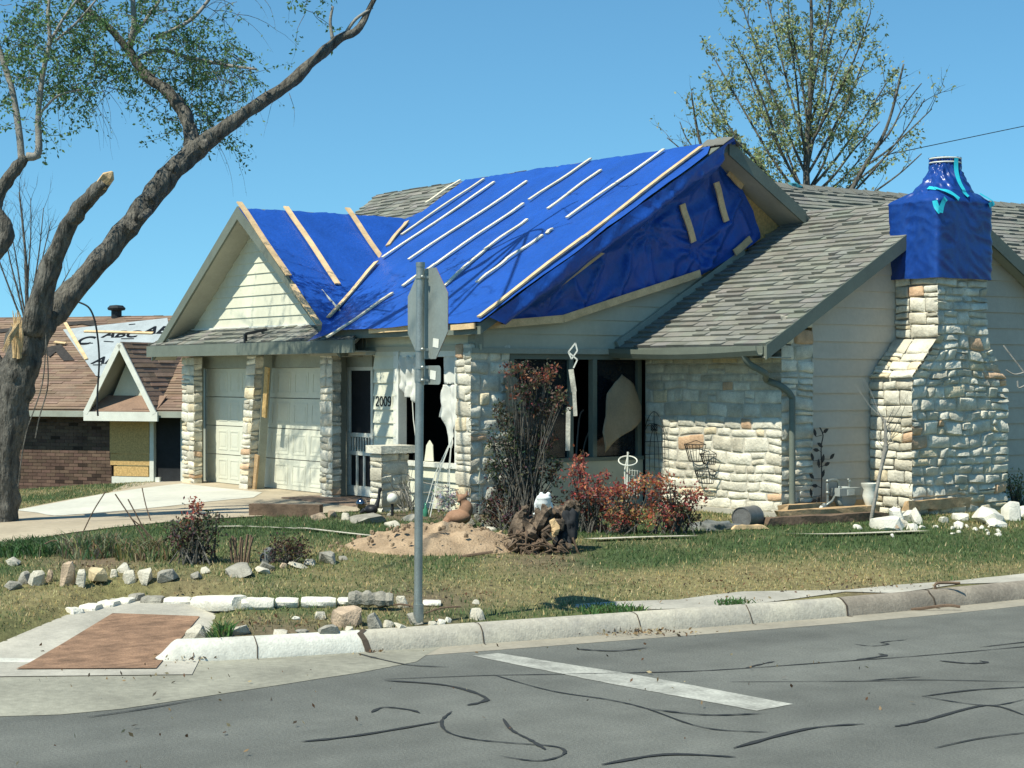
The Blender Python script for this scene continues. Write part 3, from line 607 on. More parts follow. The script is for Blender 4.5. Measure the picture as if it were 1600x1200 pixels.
dL0, dL1, dR0, dR1 = XB(323, yg), XB(384, yg), XB(402, yg), XB(502, yg)
d1 = door_panels(dL0, dL1 + .25, 'garage_door', 0, 0, 1); d1['label'] = 'upright panelled garage door'
d2 = door_panels(dR0 - .05, dR1 + .1, 'garage_door', .06, 0, 7); d2['label'] = 'leaning garage door knocked off its track'
d2.location.y += .02
mb = MB(); mb.box((dR0 + .05, yg + .3, FL), (dR1 + .5, yg + .34, zh)); part(mb, 'door_backing', TRIML)
def pier(x0, x1, y0_, y1_, zt, lean=0., seed=1, zb_=FL - .1, nm='stone_pier', par=house, rh=(.13, .2)):
    mb = MB(); h_ = zt - zb_
    W_ = x1 - x0
    stones(mb, (x0, y0_, zb_), (1, 0, 0), (0, 0, 1), (0, -1, 0), lambda v: lean * v, lambda v: W_ + lean * v, 0, h_, seed=seed, rh=rh, ww=(.15, .3), D=.026)
    stones(mb, (x1, y0_, zb_), V((lean * 0, 1, 0)), V((lean, 0, 1)), (1, 0, 0), lambda v: 0, lambda v: y1_ - y0_, 0, h_, seed=seed + 1, rh=rh, ww=(.15, .35), D=.05)
    mo = MB(); g_ = .028; mo.prism([(x0 + g_, y0_ + g_, zb_), (x1 - g_, y0_ + g_, zb_), (x1 - g_ + lean * h_, y0_ + g_, zt - .02), (x0 + g_ + lean * h_, y0_ + g_, zt - .02)], (0, y1_ - y0_ - g_, 0))
    o = part(mb, nm, STONE, par, smooth=True, sharp=60); part(mo, 'mortar', MORTAR, o)
    return o
yp = 13.02
pier(XB(284, yp), XB(303, yp), yp, yp + .15, 2.43, 0, 11)
xm = XB(372, yp); pier(xm, xm + .3, yp, yp + .15, 2.43, .135, 21)['label'] = 'leaning stone pier between the garage doors'
pier(XB(500, yp), XB(519, yp), yp, yp + .15, 2.43, .0, 31)
mb = MB()
for x, l_, w_ in ((XB(300, yp + .15) - .1, 0, .14), (xm + .24, .135, .09), (XB(521, yp + .2), 0, .12)):
    mb = MB(); mb.prism([(x, yp + .14, FL - .05), (x + w_, yp + .14, FL - .05), (x + w_ + l_ * 2.1, yp + .14, 2.43), (x + l_ * 2.1, yp + .14, 2.43)], (0, .2 if w_ > .1 else .14, 0)); part(mb, 'door_jamb', TRIML)
mb = MB(); x = XB(312, yp + .2); mb.lathe((x, yp + .1, 1.52), [(.0, -.12), (.05, -.12), (.055, .1), (.03, .14), (0, .15)], 12); part(mb, 'wall_lamp', WHITE, smooth=True)

# stone pier and stone wall on the right, front of the low wing
pier(-19.25, aW + .0, 12.98, 13.6, 2.53, 0, 41, FL - .15, rh=(.13, .24))['label'] = 'tall stone pier at the window corner'
mb = MB(); xs0, xs1 = aW + .03, aC; zt = 2.42
stones(mb, (xs0, bC, FL + .02), (1, 0, 0), (0, 0, 1), (0, -1, 0), lambda v: 0, lambda v: xs1 - xs0, .02, zt - FL, seed=51, rh=(.09, .19), ww=(.14, .55), D=.024, outl=False, rugged=.9, wrp=.035)
stones(mb, (aC, bC, FL + .02), (0, 1, 0), (0, 0, 1), (1, 0, 0), lambda v: 0, lambda v: .56, 0, 2.5, seed=52, rh=(.13, .2), ww=(.2, .36), D=.05)
sw = part(mb, 'stone_wall', STONE, smooth=True, sharp=60)
mo = MB(); mo.box((xs0, bC + .018, FL - .2), (xs1 - .035, bC + .2, zt)); mo.box((aC - .2, bC + .2, FL - .2), (aC - .035, bC + .56, zt + .25)); part(mo, 'mortar', MORTAR, sw)
mb = MB(); mb.box((xs0, bC - .035, FL - .3), (xs1 + .03, bC + .02, FL + .05)); mb.box((aC - .02, bC + .021, FL - .3), (aC + .03, 22.5, FL + .05)); part(mb, 'foundation', CONC)
# low wing roof
zapex = zL; O, eu, ev, n, k = slope(bE, zE, mL, 1); LL = (bL - bE) * k
mb = MB(); tr = .13
mb.prism([(aW, bE, zE), (aR, bE, zE), (aR, bL, zL), (aW, bL, zL)], (0, 0, -tr)); bz = 2 * bL - bE
mb.prism([(aW, bz, zE), (aW, bL, zL), (aR, bL, zL), (aR, bz, zE)], (0, 0, -tr))
lroof = part(mb, 'low_roof', TRIM)
mb = MB(); shingles(mb, O, eu, ev, n, [[(aW, 0), (aR + .02, 0), (aR + .02, LL), (aW, LL)]], seed=12, th=.02, var=.13, exp_=.135)
part(mb, 'shingles', SHG, lroof)
mb = MB()
for sg in (-1, 1): mb.prism([(aR, bL, zL + .01), (aR, bL + sg * (bL - bE), zE + .01), (aR, bL + sg * (bL - bE), zE - .17), (aR, bL, zL - .19)], (.03, 0, 0))
part(mb, 'rake_board', TRIM, lroof)
mb = MB()
for sg in (-1, 1): mb.prism([(aR - .001, bL, zL - tr - .005), (aR - .001, bL + sg * (bL - bE), zE - tr - .005), (aC, bL + sg * (bL - bE), zE - tr - .005), (aC, bL, zL - tr - .005)], (0, 0, -.012))
mb.box((aW + .1, bE, zE - .15), (aR - .05, bC, zE - .135)); part(mb, 'soffit', SOFF, lroof)
mb = MB(); mb.beam((aW + .04, bE, zE + .05), (aW + .04, bL - 1.15, zL - mL * 1.15 + .05), .06, .1, n); part(mb, 'flashing', TRIML, lroof)
# gutter with its end cap, downspout
mb = MB(); prof = [(0, .0), (0, -.1), (-.03, -.125), (-.09, -.12), (-.125, -.06), (-.13, 0), (-.118, 0), (-.115, -.055), (-.085, -.105), (-.035, -.11), (-.012, -.095), (-.012, 0)]
def gz_(x): return zE + .0 - .035 * math.sin((x - aW) / (aR - aW) * math.pi) 
nn_ = 14; vs_ = []; 
for i in range(nn_ + 1):
    x = aW + .02 + (aR - aW - .04) * i / nn_
    for (y, z) in prof: vs_.append((x, bE - .01 + y, gz_(x) + z))
m__ = len(prof); mb.add(vs_, [(i * m__ + j, i * m__ + (j + 1) % m__, (i + 1) * m__ + (j + 1) % m__, (i + 1) * m__ + j) for i in range(nn_) for j in range(m__)] + [tuple(range(m__)), tuple(nn_ * m__ + j for j in range(m__))[::-1]])
gut = part(mb, 'gutter', TRIM)
mb = MB(); A_ = onYp(1178, 545, bE + .1); pts = [(A_.x, bE - .07, zE - .1), (A_.x + .02, bE + .0, zE - .22), (A_.x + .1, bE + .2, zE - .34), (aC - .16, bC - .1, zE - .42), (aC + .02, bC - .02, zE - .5), (aC + .07, bC + .1, zE - .62), (aC + .07, bC + .12, zE - .8), (aC + .07, bC + .12, FL + .05), (aC + .12, bC + .1, FL - .03)]
mb.tube(crom(pts, 4), .042, 8); part(mb, 'downspout', TRIM, gut, smooth=True)
# side gable wall (siding)
by = 2 * bL - bC; mb = MB()
mb.prism([(aC - .03, bC + .56, FL), (aC - .03, by, FL), (aC - .03, by, zE), (aC - .03, bL, zL - tr), (aC - .03, bC + .56, zL - tr - mL * (bL - bC - .56))], (-.12, 0, 0)); part(mb, 'side_wall', OSB)
mb = MB(); siding(mb, (aC - .03, 0, FL), (0, 1, 0), (0, 0, 1), (1, 0, 0), [[(bC + .56, 0), (by, 0), (by, zE - FL + .15), (bL, zL - tr - FL), (bC + .56, zE - FL + .3)]], h=.22, th=.022)
part(mb, 'siding', mat('side wall siding', (.5, .45, .36), .7, .06, 1.2, .1, 30))
# big rear roof B, its ridge along y
mb = MB(); mB = .6
mb.prism([(aB, 18.8, zB), (aB, 40, zB), (aR - .4, 40, zB - mB * (aR - .4 - aB)), (aR - .4, 18.8, zB - mB * (aR - .4 - aB))], (0, 0, -.1))
mb.prism([(aB, 17.4, zB), (aB, 40, zB), (aB - 4, 40, zB - mB * 4), (aB - 4, 17.4, zB - mB * 4)], (0, 0, -.1))
rb = part(mb, 'rear_roof', TRIM)
mb = MB(); mb.box((aR - .95, by + .01, FL - .3), (aR - .8, 39.5, zB - mB * (aR - .8 - aB) - .1)); part(mb, 'rear_wall', SIDE)
mb = MB(); ev_ = V((-1, 0, mB)).normalized(); n_ = V((mB, 0, 1)).normalized(); LB = 3.6 * math.sqrt(1 + mB * mB)
shingles(mb, (aR - .4, 0, zB - mB * (aR - .4 - aB)), (0, 1, 0), ev_, n_, [[(18.8, 0), (30, 0), (30, LB), (18.8, LB)]], seed=14, th=.02, var=.13)
for i in range(40): y = 18.8 + i * .28; mb.prism([(aB, y, zB + .03), (aB, y + .3, zB + .015), (aB + .16, y + .3, zB + .015 - .1), (aB + .16, y, zB + .03 - .1)], (0, 0, .012), (.85, .85, .85))
part(mb, 'shingles', SHG, rb)

# chimney
aK = aC + .72; aKi = aC - .02
def YK(px): return onX(px, 600, aK).y
def ZK(py, px=1500): return onX(px, py, aK).z
k0, k1, k2, k3 = YK(1425), YK(1575), YK(1465), YK(1543); zs0, zs1, zc = ZK(590), ZK(528), ZK(436)
def cl1(t): return max(0., min(1., t))
def Lk(v): return 0 if v < zs0 - FL else (k2 - k0) * cl1((v - zs0 + FL) / (zs1 - zs0)) 
def Rk(v): return (k1 - k0) if v < zs0 - FL else (k1 - k0) + (k3 - k1) * cl1((v - zs0 + FL) / (zs1 - zs0))
mb = MB(); stones(mb, (aK, k0, FL - .05), (0, 1, 0), (0, 0, 1), (1, 0, 0), Lk, Rk, 0, zc - FL + .12, seed=61, rh=(.07, .19), ww=(.13, .42), D=.06, rugged=1.5, wrp=.045)
# left faces: vertical below, stepped shoulder, vertical above
stones(mb, (aKi, k0, FL - .05), (1, 0, 0), (0, 0, 1), (0, -1, 0), lambda v: 0, lambda v: aK - aKi, 0, zs0 - FL, seed=62, rh=(.11, .2), ww=(.18, .36), D=.03, outl=False)
sl_ = V((0, k2 - k0, zs1 - zs0)); ll = sl_.length; sl_.normalize()
stones(mb, (aKi, k0 - .012, zs0 + .01), (1, 0, 0), sl_, V((1, 0, 0)).cross(sl_) * -1 if V((1, 0, 0)).cross(sl_).z < 0 else V((1, 0, 0)).cross(sl_), lambda v: 0, lambda v: aK - aKi, 0, ll, seed=63, rh=(.11, .2), ww=(.2, .36), D=.03, outl=False)
stones(mb, (aKi, k2, zs1), (1, 0, 0), (0, 0, 1), (0, -1, 0), lambda v: 0, lambda v: aK - aKi, 0, zc - zs1 + .15, seed=64, rh=(.13, .2), ww=(.2, .36), D=.03, outl=False)
chim = part(mb, 'chimney', STONE, smooth=True, sharp=60)
mo = MB(); g_ = .03; N_ = 12; g_ = .06; prof_ = [(k0 + g_, FL - .2)] + [(k0 + g_ + Lk(v), v + FL) for v in np.linspace(zs0 - FL, zs1 - FL, N_)] + [(k2 + g_, zc + .1), (k3 - g_, zc + .1)] + [(k0 - g_ + Rk(v), v + FL) for v in np.linspace(zs1 - FL, zs0 - FL, N_)] + [(k1 - g_, FL - .2)]
mo.prism([(aK - .045, y, z) for y, z in prof_], (-(aK - aKi) + .02, 0, 0)); part(mo, 'mortar', MORTAR, chim)
mb = MB(); mb.box((aKi + .03, k2 + .08, zc + .1), (aK - .08, k3 - .08, ZK(330))); part(mb, 'flue', MORTAR, chim)

# ------------------------------------------------------------ tarps and their laths
nG = V((mg, 0, 1)).normalized()
def onG(px, py, lift=0): return onP(px, py, V((ag, 0, zg)), nG) + nG * lift
def fz(x, y, f_, s=0): return noise.noise(V((x * f_, y * f_, s)))
def rid(x, y, f_, s=0): return 1 - abs(noise.noise(V((x * f_, y * f_, s)))) * 2
rt = thing('roof_tarp', (-21.5, 14.5, 3.2), 'big bright blue tarp pulled over the main and garage roof slopes', 'tarp')
tl = onA(720, 290); 
def fA(u, v):
    z = zA - m_ * (bA - v)
    h = .03 + .018 * fz(u, v, .9) + .012 * rid(u * 1.5 + v * .6, v * .5, 1.6, 3) + .004 * fz(u, v, 7)
    e = sm((v - 16.6) / .4); h += .0
    if v > bA: z = zA - m_ * (v - bA)
    return V((u, v, z)) + V((0, -m_ if v <= bA else m_, 1)).normalized() * h
polyA = [(vb.x, vb.y), (vb.x + .05, 12.45), (-21.75, 12.7), (aA + .04, bF - .02), (aA + .04, bA - .4), (aA - .32, bA),  (aA - .32, bA + .25), (tl.x + .3, bA + .25), (tl.x - .0, bA), (vt.x + .25, vt.y + .15), (vt.x, vt.y)]
part(sheet(polyA, .07, fA, seed=1), 'sheet', TARP, rt, smooth=True)
def fG(u, v):  # u = x, v = y
    z = zg - mg * (u - ag) if u > ag else zg - mg * (ag - u)
    vy = bA - (zA - z) / m_; dv = max(0, vy - v)
    h = .03 + .016 * fz(u, v, 1.3, 7) + .02 * rid(u * .5 + v, v * .3, 1.5, 2) * sm((u + 24.3) / 2) 
    return V((u, v, z)) + nG * h
g_lo = valley(zF)
polyG = [(ag - .1, bg_ - .03), (g_lo.x - .1, bg_ - .05), (g_lo.x + .15, 12.6), (g_lo.x + .06, g_lo.y + .03), (vt.x + .02, vt.y + .05), (ag - .1, vt.y)]
part(sheet(polyG, .07, fG, seed=2), 'sheet', TARP, rt, smooth=True)
def lath(fn, p, q, wd=.05, th=.022, m=WOODW, par=None, bow=0.):
    a, b = fn(*p), fn(*q); mb = MB(); n_ = nA if fn is onA else nG if fn is onG else V((1, 0, 0)); k_ = 6; prev = a; c = random.Random(int(p[0] * 7 + q[1])).uniform(.85, 1.1)
    for i in range(1, k_ + 1):
        t = i / k_; x = a + (b - a) * t + n_ * (.012 * math.sin(t * 6 + p[0])); mb.beam(prev, x, wd, th, n_, (c, c, c)); prev = x
    return part(mb, 'batten', m, par)
LA = .05
def A_(x, y): return onA(x, y, LA + .02)
def G_(x, y): return onG(x, y, LA + .02)
nAl = {A_: nA, G_: nG}
def lath2(fn, nv, p, q, wd, m, par): 
    a, b = fn(*p), fn(*q); mb = MB(); prev = a; c = random.Random(int(p[0] * 7 + q[1])).uniform(.85, 1.1); k_ = 6
    for i in range(1, k_ + 1):
        t = i / k_; x = a + (b - a) * t + nv * (.008 * math.sin(t * 6 + p[0])); mb.beam(prev, x, wd, .022, nv, (c, c, c)); prev = x
    return part(mb, 'batten', m, par)
for p, q in [((722, 287), (668, 322)), ((759, 285), (630, 372)), ((775, 290), (601, 409)), ((826, 289), (642, 412)), ((926, 254), (830, 319)), ((821, 324), (683, 419)), ((683, 419), (632, 453)), ((942, 272), (859, 332)), ((827, 349), (765, 393)), ((765, 393), (697, 453)),
             ((1040, 240), (889, 347)), ((866, 364), (857, 371)), ((851, 374), (795, 412)), ((795, 412), (749, 448)), ((617, 464), (515, 534))]:
    lath2(A_, nA, p, q, .062, WOODW, rt)
for p, q in [((1099, 236), (917, 376)), ((917, 376), (752, 502)), ((639, 352), (609, 389))]: lath2(A_, nA, p, q, .085, WOOD, rt)
lath2(lambda x, y: onA(x, y, LA + .03), nA, (592, 416), (517, 504), .085, WOOD, rt)
for p, q in [((372, 322), (449, 437)), ((455, 451), (496, 515)), ((445, 329), (526, 449)), ((541, 331), (595, 410))]: lath2(G_, nG, p, q, .09, WOOD, rt)
def front(x, y): return onYp(x, y, 12.76)
lath2(front, V((0, -1, 0)), (577, 517), (637, 513), .07, WOOD, rt); lath2(front, V((0, -1, 0)), (705, 512), (742, 509), .07, WOOD, rt)
# gable tarp: wraps over the rake and hangs on the gable wall
gt = thing('gable_tarp', (aW, 15, 3.5), 'darker blue tarp hanging over the shaded gable wall above the stone pier', 'tarp')
def W_(px, py, l_=.05): p = onX(px, py, aW + l_); return p
def fW(u, v):   # u = y, v = z
    top = zA - m_ * abs(bA - u); d = top - v; rr = 1 - sm((d - .17) / (.3 + .08 * math.sin(u * 5))); e_ = sm((bA - .02 - u) / .15)
    o_ = .04 + (aA - aW + .045 - .02 * d) * rr * (e_ if d > .03 else 1)
    nn = 0
    for (cy, cz, am) in ((14.9, 3.0, .6), (16.1, 3.0, 1), (16.75, 3.9, .8), (15.9, 4.1, .9), (14.1, 2.9, .7), (17.25, 3.2, .8)):
        dx, dz_ = u - cy, v - cz; r = math.hypot(dx, dz_) + .04; an = math.atan2(dz_, dx)
        nn += am * .045 * math.sin(an * 11 + 2 * noise.noise(V((cy, an * 2, 0)))) * math.exp(-r / .5) * min(1, r * 5)
    for (y0_, z0_, y1_, z1_, am) in CREASE:
        dx, dz_ = y1_ - y0_, z1_ - z0_; t = max(0, min(1, ((u - y0_) * dx + (v - z0_) * dz_) / (dx * dx + dz_ * dz_))); r = math.hypot(u - y0_ - t * dx, v - z0_ - t * dz_)
        o_ += 1.35 * am * max(0, 1 - r / .065)
    o_ += .035 * rid(u * 1.1 - v * 1.5, (u * .6 + v) * .35, 1.6, 5) + .02 * rid(u * 2 - v * 2.4, u + v, 1.1, 8) + nn
    return (aW + o_, u, v)
pts = [onX(x, y, aW + .04) for x, y in ((752, 509), (880, 499), (1095, 429), (1150, 398), (1187, 372), (1176, 330), (1150, 285))]
rk = lambda y: zA - m_ * abs(bA - y) + .04
CREASE = []
for (x0, y0, x1, y1, am) in ((1149, 312, 1092, 422, .05), (1136, 350, 1098, 418, .04), (932, 412, 900, 485, .045), (977, 385, 960, 462, .05), (985, 380, 968, 440, .03), (1097, 247, 1101, 290, .04), (1085, 255, 1070, 310, .025), (1020, 355, 1075, 365, .04), (1087, 380, 1130, 350, .04), (1022, 362, 1068, 380, .03), (1022, 350, 1062, 330, .03), (920, 415, 935, 400, .03), (1003, 340, 1006, 310, .04), (1052, 280, 1056, 300, .03), (1000, 395, 1005, 440, .025), (1040, 390, 1046, 430, .02), (1110, 260, 1130, 300, .03), (1150, 330, 1165, 365, .03), (1092, 420, 1060, 395, .03), (1092, 420, 1110, 385, .03), (830, 470, 850, 445, .025), (890, 440, 900, 470, .02)):
    p, q = onX(x0, y0, aW), onX(x1, y1, aW); CREASE.append((p.y, p.z, q.y, q.z, am))
polyW = [(p.y, p.z) for p in pts] + [(bA + .12, zA - .16), (bA, zA + .03), (15, rk(15)), (bF + .05, rk(bF + .05))]
part(sheet(polyW, .03, fW, seed=3), 'sheet', TARP, gt, smooth=True)
for p, q, w_ in [((1002, 345), (861, 451), .11), ((1066, 319), (1084, 378), .1), ((1119, 285), (1135, 346), .1), ((1094, 427), (880, 498), .1), ((880, 498), (752, 509), .1), ((1138, 269), (1160, 292), .09), ((1173, 373), (1148, 395), .1)]:
    lath2(lambda x, y: onX(x, y, aW + .13), V((1, 0, 0)), p, q, w_, WOOD, gt)
# tarp over the chimney top with a wrapped flue and turquoise tape
ct = thing('chimney_tarp', (aK, (k2 + k3) / 2, zc), 'glossy blue tarp wrapped and taped round the chimney top', 'tarp')
yc = (k2 + k3) / 2; zt0 = ZK(318); x_in = aC - .02; yneck = onX(1477, 280, (aK + x_in) / 2).y
mb = MB(); NZ = [True]
def surf(s, t):      # s around 0..1, t height 0..1 (box skirt, shoulder, neck)
    an = 2 * math.pi * s; cx = (aK + x_in) / 2 + .0; hx = (aK - x_in) / 2 + .05; hy = (k3 - k2) / 2 + .05
    c, s_ = math.cos(an), math.sin(an); e = 16 if t < .5 else 16 * (1 - min(1, (t - .5) / .12)) + 2
    r = 1 / ((abs(c) ** e + abs(s_) ** e) ** (1 / e))
    rp_ = (.165, .17)
    nzz = .5 * noise.noise(V((c * 2, s_ * 2, t * 5))) + .5 * rid(c * 2.2 + t * 3, s_ * 2.2 + t * 9, 1.3, 1) + .4 * rid(c * 3 - t * 5, s_ * 3 + t * 7, 1.2, 4)
    if t < .5: X = cx + hx * c * r; Y = yc + hy * s_ * r; Z = zc + (zt0 - zc) * (t / .5); am = .022
    elif t < .62:
        k_ = (t - .5) / .12; k3_ = sm(k_); X = cx + (hx * (1 - k3_ * .28)) * c * r + .05 * k_; Y = yc + hy * (1 - k3_ * .2) * s_ * r; Z = zt0 + .16 * k_; am = .03
    else:
        k_ = (t - .62) / .38; k3_ = 1 - (1 - min(1, k_ * 1.12)) ** 1.7; bx = hx * .72 * (1 - k3_) + rp_[0] * k3_; byy = hy * .8 * (1 - k3_) + .17 * k3_
        X = (cx + .05) * (1 - k3_) + (cx - .0) * k3_ + bx * c; Y = yc + (yneck - yc) * k3_ + byy * s_; Z = zt0 + .16 + (ZK(242) - zt0 - .16) * k_; am = .05
    f_ = am * nzz if NZ[0] else .035; return V((X + f_ * c, Y + f_ * s_, Z + f_ * .3))
ns, ntt = 160, 110; vs_ = [surf(i / ns, j / ntt) for j in range(ntt + 1) for i in range(ns)]
mb.add(vs_, [(j * ns + i, j * ns + (i + 1) % ns, (j + 1) * ns + (i + 1) % ns, (j + 1) * ns + i) for j in range(ntt) for i in range(ns)] + [tuple(ntt * ns + i for i in range(ns))])
part(mb, 'sheet', mat('dark blue tarp', (.01, .05, .24), .3, .15, 2, .35, 5, spec=.5), ct, smooth=True, sharp=50)
NZ[0] = False
TAPE = mat('turquoise tape', (.03, .5, .6), .4, .1, 5, 0, 1)
def tape(path, wd=.035):
    mb = MB(); n_ = len(path); vs_ = []
    P = crom(path, 8)
    for i, (s, t) in enumerate(P):
        q0, q1 = P[max(0, i - 1)], P[min(len(P) - 1, i + 1)]; p = surf(s, t); d = (surf(*q1) - surf(*q0)).normalized()
        ns_ = (surf(s + .004, t) - surf(s - .004, t)).cross(surf(s, t + .004) - surf(s, t - .004)).normalized(); sd__ = d.cross(ns_).normalized()
        o_ = ns_ * (.012 if (p + ns_ - V(((aK + x_in) / 2, yc, p.z))).length > (p - V(((aK + x_in) / 2, yc, p.z))).length else -.012)
        vs_ += [p + o_ + sd__ * wd, p + o_ - sd__ * wd]
    mb.add(vs_, [(2 * i, 2 * i + 1, 2 * i + 3, 2 * i + 2) for i in range(len(P) - 1)]); part(mb, 'tape', TAPE, ct)
tape([(-.02, .98), (-.03, .85), (-.02, .72), (-.0, .6), (.01, .555)]); tape([(-.2, .64), (-.14, .62), (-.08, .58), (-.05, .52)]); tape([(-.135, .5), (-.13, .46), (-.12, .42)]); tape([(-.105, .52), (-.115, .47), (-.12, .42)]); tape([(.1, .6), (.12, .53), (.1, .49)])
mb = MB(); 
for t in (.985, .94): mb.tube([surf(i / 32, t) + V((0, 0, 0)) for i in range(33)], .011, 6, cap=False)
part(mb, 'cord', WHITE, ct)
p = onX(1238, 296, aB); mb = MB(); mb.ball(p, (.16, .16, .1), n=8, rough=.5); tag(mb.build("vent_cover", mat("tape teal", (.05, .25, .3), .5, .4, 12)), "small roof vent wrapped in teal tape at the rear ridge", "vent cover")

# ------------------------------------------------------------ small builders
def obj(mb, name, m, label=None, cat=None, group=None, parent=None, **k): return tag(mb.build(name, m, parent, **k), label, cat, group)
def leaf(mb, p, s, rg, col, flat=0.):
    d = V((rg.gauss(0, 1), rg.gauss(0, 1), rg.gauss(0, 1) - flat)).normalized(); e = d.orthogonal().normalized(); e = Matrix.Rotation(rg.uniform(0, 6.28), 3, d) @ e
    a = p + d * s; mb.add([p, p + d * s * .5 + e * s * .24, a, p + d * s * .5 - e * s * .24], [(0, 1, 2, 3)], col)
def twig(mb, lv, p, d, L_, r0, rg, cols, droop=.3, nl=14, ls=.05, wob=.25, n=3, start=.25):
    p = V(p); d = V(d).normalized(); k = 7; pts = [p]; rr = [r0]
    for i in range(k):
        d = (d + V((rg.gauss(0, wob), rg.gauss(0, wob), rg.gauss(0, wob) - droop)) * .45).normalized(); p = p + d * (L_ / k); pts.append(p); rr.append(r0 * (1 - .85 * (i + 1) / k))
    mb.tube(pts, rr, n, cap=False)
    for i in range(nl):
        t = rg.uniform(start, 1) * k; j = min(k - 1, int(t)); q = pts[j].lerp(pts[j + 1], t - j) + V((rg.gauss(0, ls * .5), rg.gauss(0, ls * .5), rg.gauss(0, ls * .5)))
        c = rg.choice(cols); f = rg.uniform(.7, 1.3); leaf(lv, q, ls * rg.uniform(.6, 1.3), rg, tuple(x * f for x in c), .4)
    return pts
def limb(mb, P, n=14, rough=.16, seed=0, k=6):      # P: (px, py, depth, radius in photo pixels)
    q = crom(P, k); mb.tube([atY(a, b, y) for a, b, y, r in q], [r / F * y for a, b, y, r in q], n, rough=rough, seed=seed)

# ------------------------------------------------------------ the damaged tree on the left
b0 = gnd(30, 848); tree = thing('damaged_tree', b0, 'large storm broken tree with a forked dark trunk and torn limb left of the driveway', 'tree')
mb = MB(); limb(mb, [(-4, 862, 21.9, 38), (-2, 835, 21.9, 31), (0, 790, 21.9, 27), (3, 735, 21.9, 25), (12, 665, 21.9, 27), (25, 605, 21.9, 28), (36, 560, 21.9, 30), (44, 515, 21.9, 29)], 22, .3, 1)
limb(mb, [(36, 560, 22, 24), (62, 512, 22, 23), (100, 472, 22.2, 20), (152, 410, 22.4, 17), (208, 345, 22.6, 17), (258, 280, 22.8, 16), (302, 238, 23, 16), (345, 205, 23, 12), (400, 165, 23.1, 10), (450, 132, 23.2, 9), (490, 95, 23.2, 8), (528, 62, 23.3, 7), (558, 47, 23.3, 6), (578, 12, 23.4, 4), (610, -50, 23.4, 3)], 16, .32, 2)
limb(mb, [(48, 520, 21.8, 22), (66, 455, 21.7, 17), (88, 392, 21.6, 14), (116, 340, 21.5, 13), (144, 305, 21.4, 12), (164, 284, 21.3, 9)], 14, .4, 3)
limb(mb, [(302, 240, 23, 14), (298, 208, 23.1, 11), (286, 172, 23.2, 11), (262, 143, 23.3, 9), (232, 122, 23.4, 8), (212, 95, 23.4, 7), (194, 70, 23.4, 6), (165, 38, 23.3, 5), (130, 10, 23.1, 5), (80, -50, 22.9, 4)], 12, .35, 4)
limb(mb, [(20, 610, 22, 16), (-40, 520, 22.3, 14), (-45, 440, 22.3, 12), (-4, 392, 22.3, 13), (10, 362, 22.3, 13), (-8, 325, 22.3, 11), (4, 292, 22.3, 10), (26, 262, 22.3, 9), (40, 244, 22.3, 7)], 12, .3, 5)
limb(mb, [(232, 330, 22.6, 7), (225, 338, 22.4, 6), (220, 340, 22.3, 5)], 8, .1, 6)
for (x, y, r_, sd__) in ((205, 355, 9, 1), (120, 440, 10, 2), (70, 495, 12, 3), (318, 228, 9, 4), (10, 690, 12, 5), (30, 640, 10, 6), (270, 262, 8, 7), (236, 310, 8, 8)): mb.ball(atY(x, y, 22.0 if y > 480 else 22.4), r_ / F * 22, n=8, rough=.8, seed=sd__)
obj(mb, 'trunk', BARK, parent=tree, smooth=True)
mb = MB()
SKEL = [[(42, 245, 22.3, 7), (60, 238, 22.3, 6), (60, 180, 22.3, 4.5), (68, 110, 22.3, 4), (78, 66, 22.3, 3.5), (75, 20, 22.3, 3), (82, -40, 22.3, 2)], [(78, 66, 22.3, 2.6), (100, 28, 22.3, 2.2), (128, -10, 22.2, 2)], [(88, 62, 22.3, 2), (120, 35, 22.3, 1.8), (150, 0, 22.2, 1.5)],
 [(34, 252, 22.3, 6), (30, 205, 22.3, 5.5), (20, 145, 22.3, 5), (8, 105, 22.3, 4.5), (-6, 60, 22.3, 4), (-20, 0, 22.3, 3)],
 [(203, 72, 23.4, 6), (210, 40, 23.3, 5), (208, 0, 23.3, 4), (212, -60, 23.3, 3)], [(205, 62, 23.4, 4), (225, 35, 23.5, 3), (250, 0, 23.6, 2.5)], [(215, 92, 23.5, 4), (250, 78, 23.7, 3), (290, 88, 23.8, 3), (345, 100, 23.9, 2.5), (400, 108, 23.2, 2)],
 [(240, 60, 23.5, 3), (300, 30, 23.8, 3), (340, -20, 23.9, 2.5)], [(60, 180, 22.3, 2), (90, 150, 22.2, 1.8), (125, 140, 22.2, 1.5)], [(520, 62, 23.3, 3), (516, 35, 23.3, 2.4), (520, 10, 23.3, 2)], [(540, 52, 23.3, 3), (556, 30, 23.3, 2.5), (582, 12, 23.4, 2)],
 [(345, 203, 23, 3), (350, 150, 23.1, 2.5), (330, 100, 23.1, 2), (310, 40, 23.1, 2)]]
for grp in ((0, 1, 2, 8), (3,), (4, 5, 6, 7), (9,), (10,)):
    mb = MB()
    for i in grp: limb(mb, SKEL[i], 7, .1, 10 + i, 4)
    obj(mb, 'branch', BARKL, parent=tree, smooth=True)
tw, lv = MB(), MB(); rg = random.Random(5); GL = [(.11, .22, .07), (.08, .18, .055), (.17, .27, .09), (.12, .2, .1)]
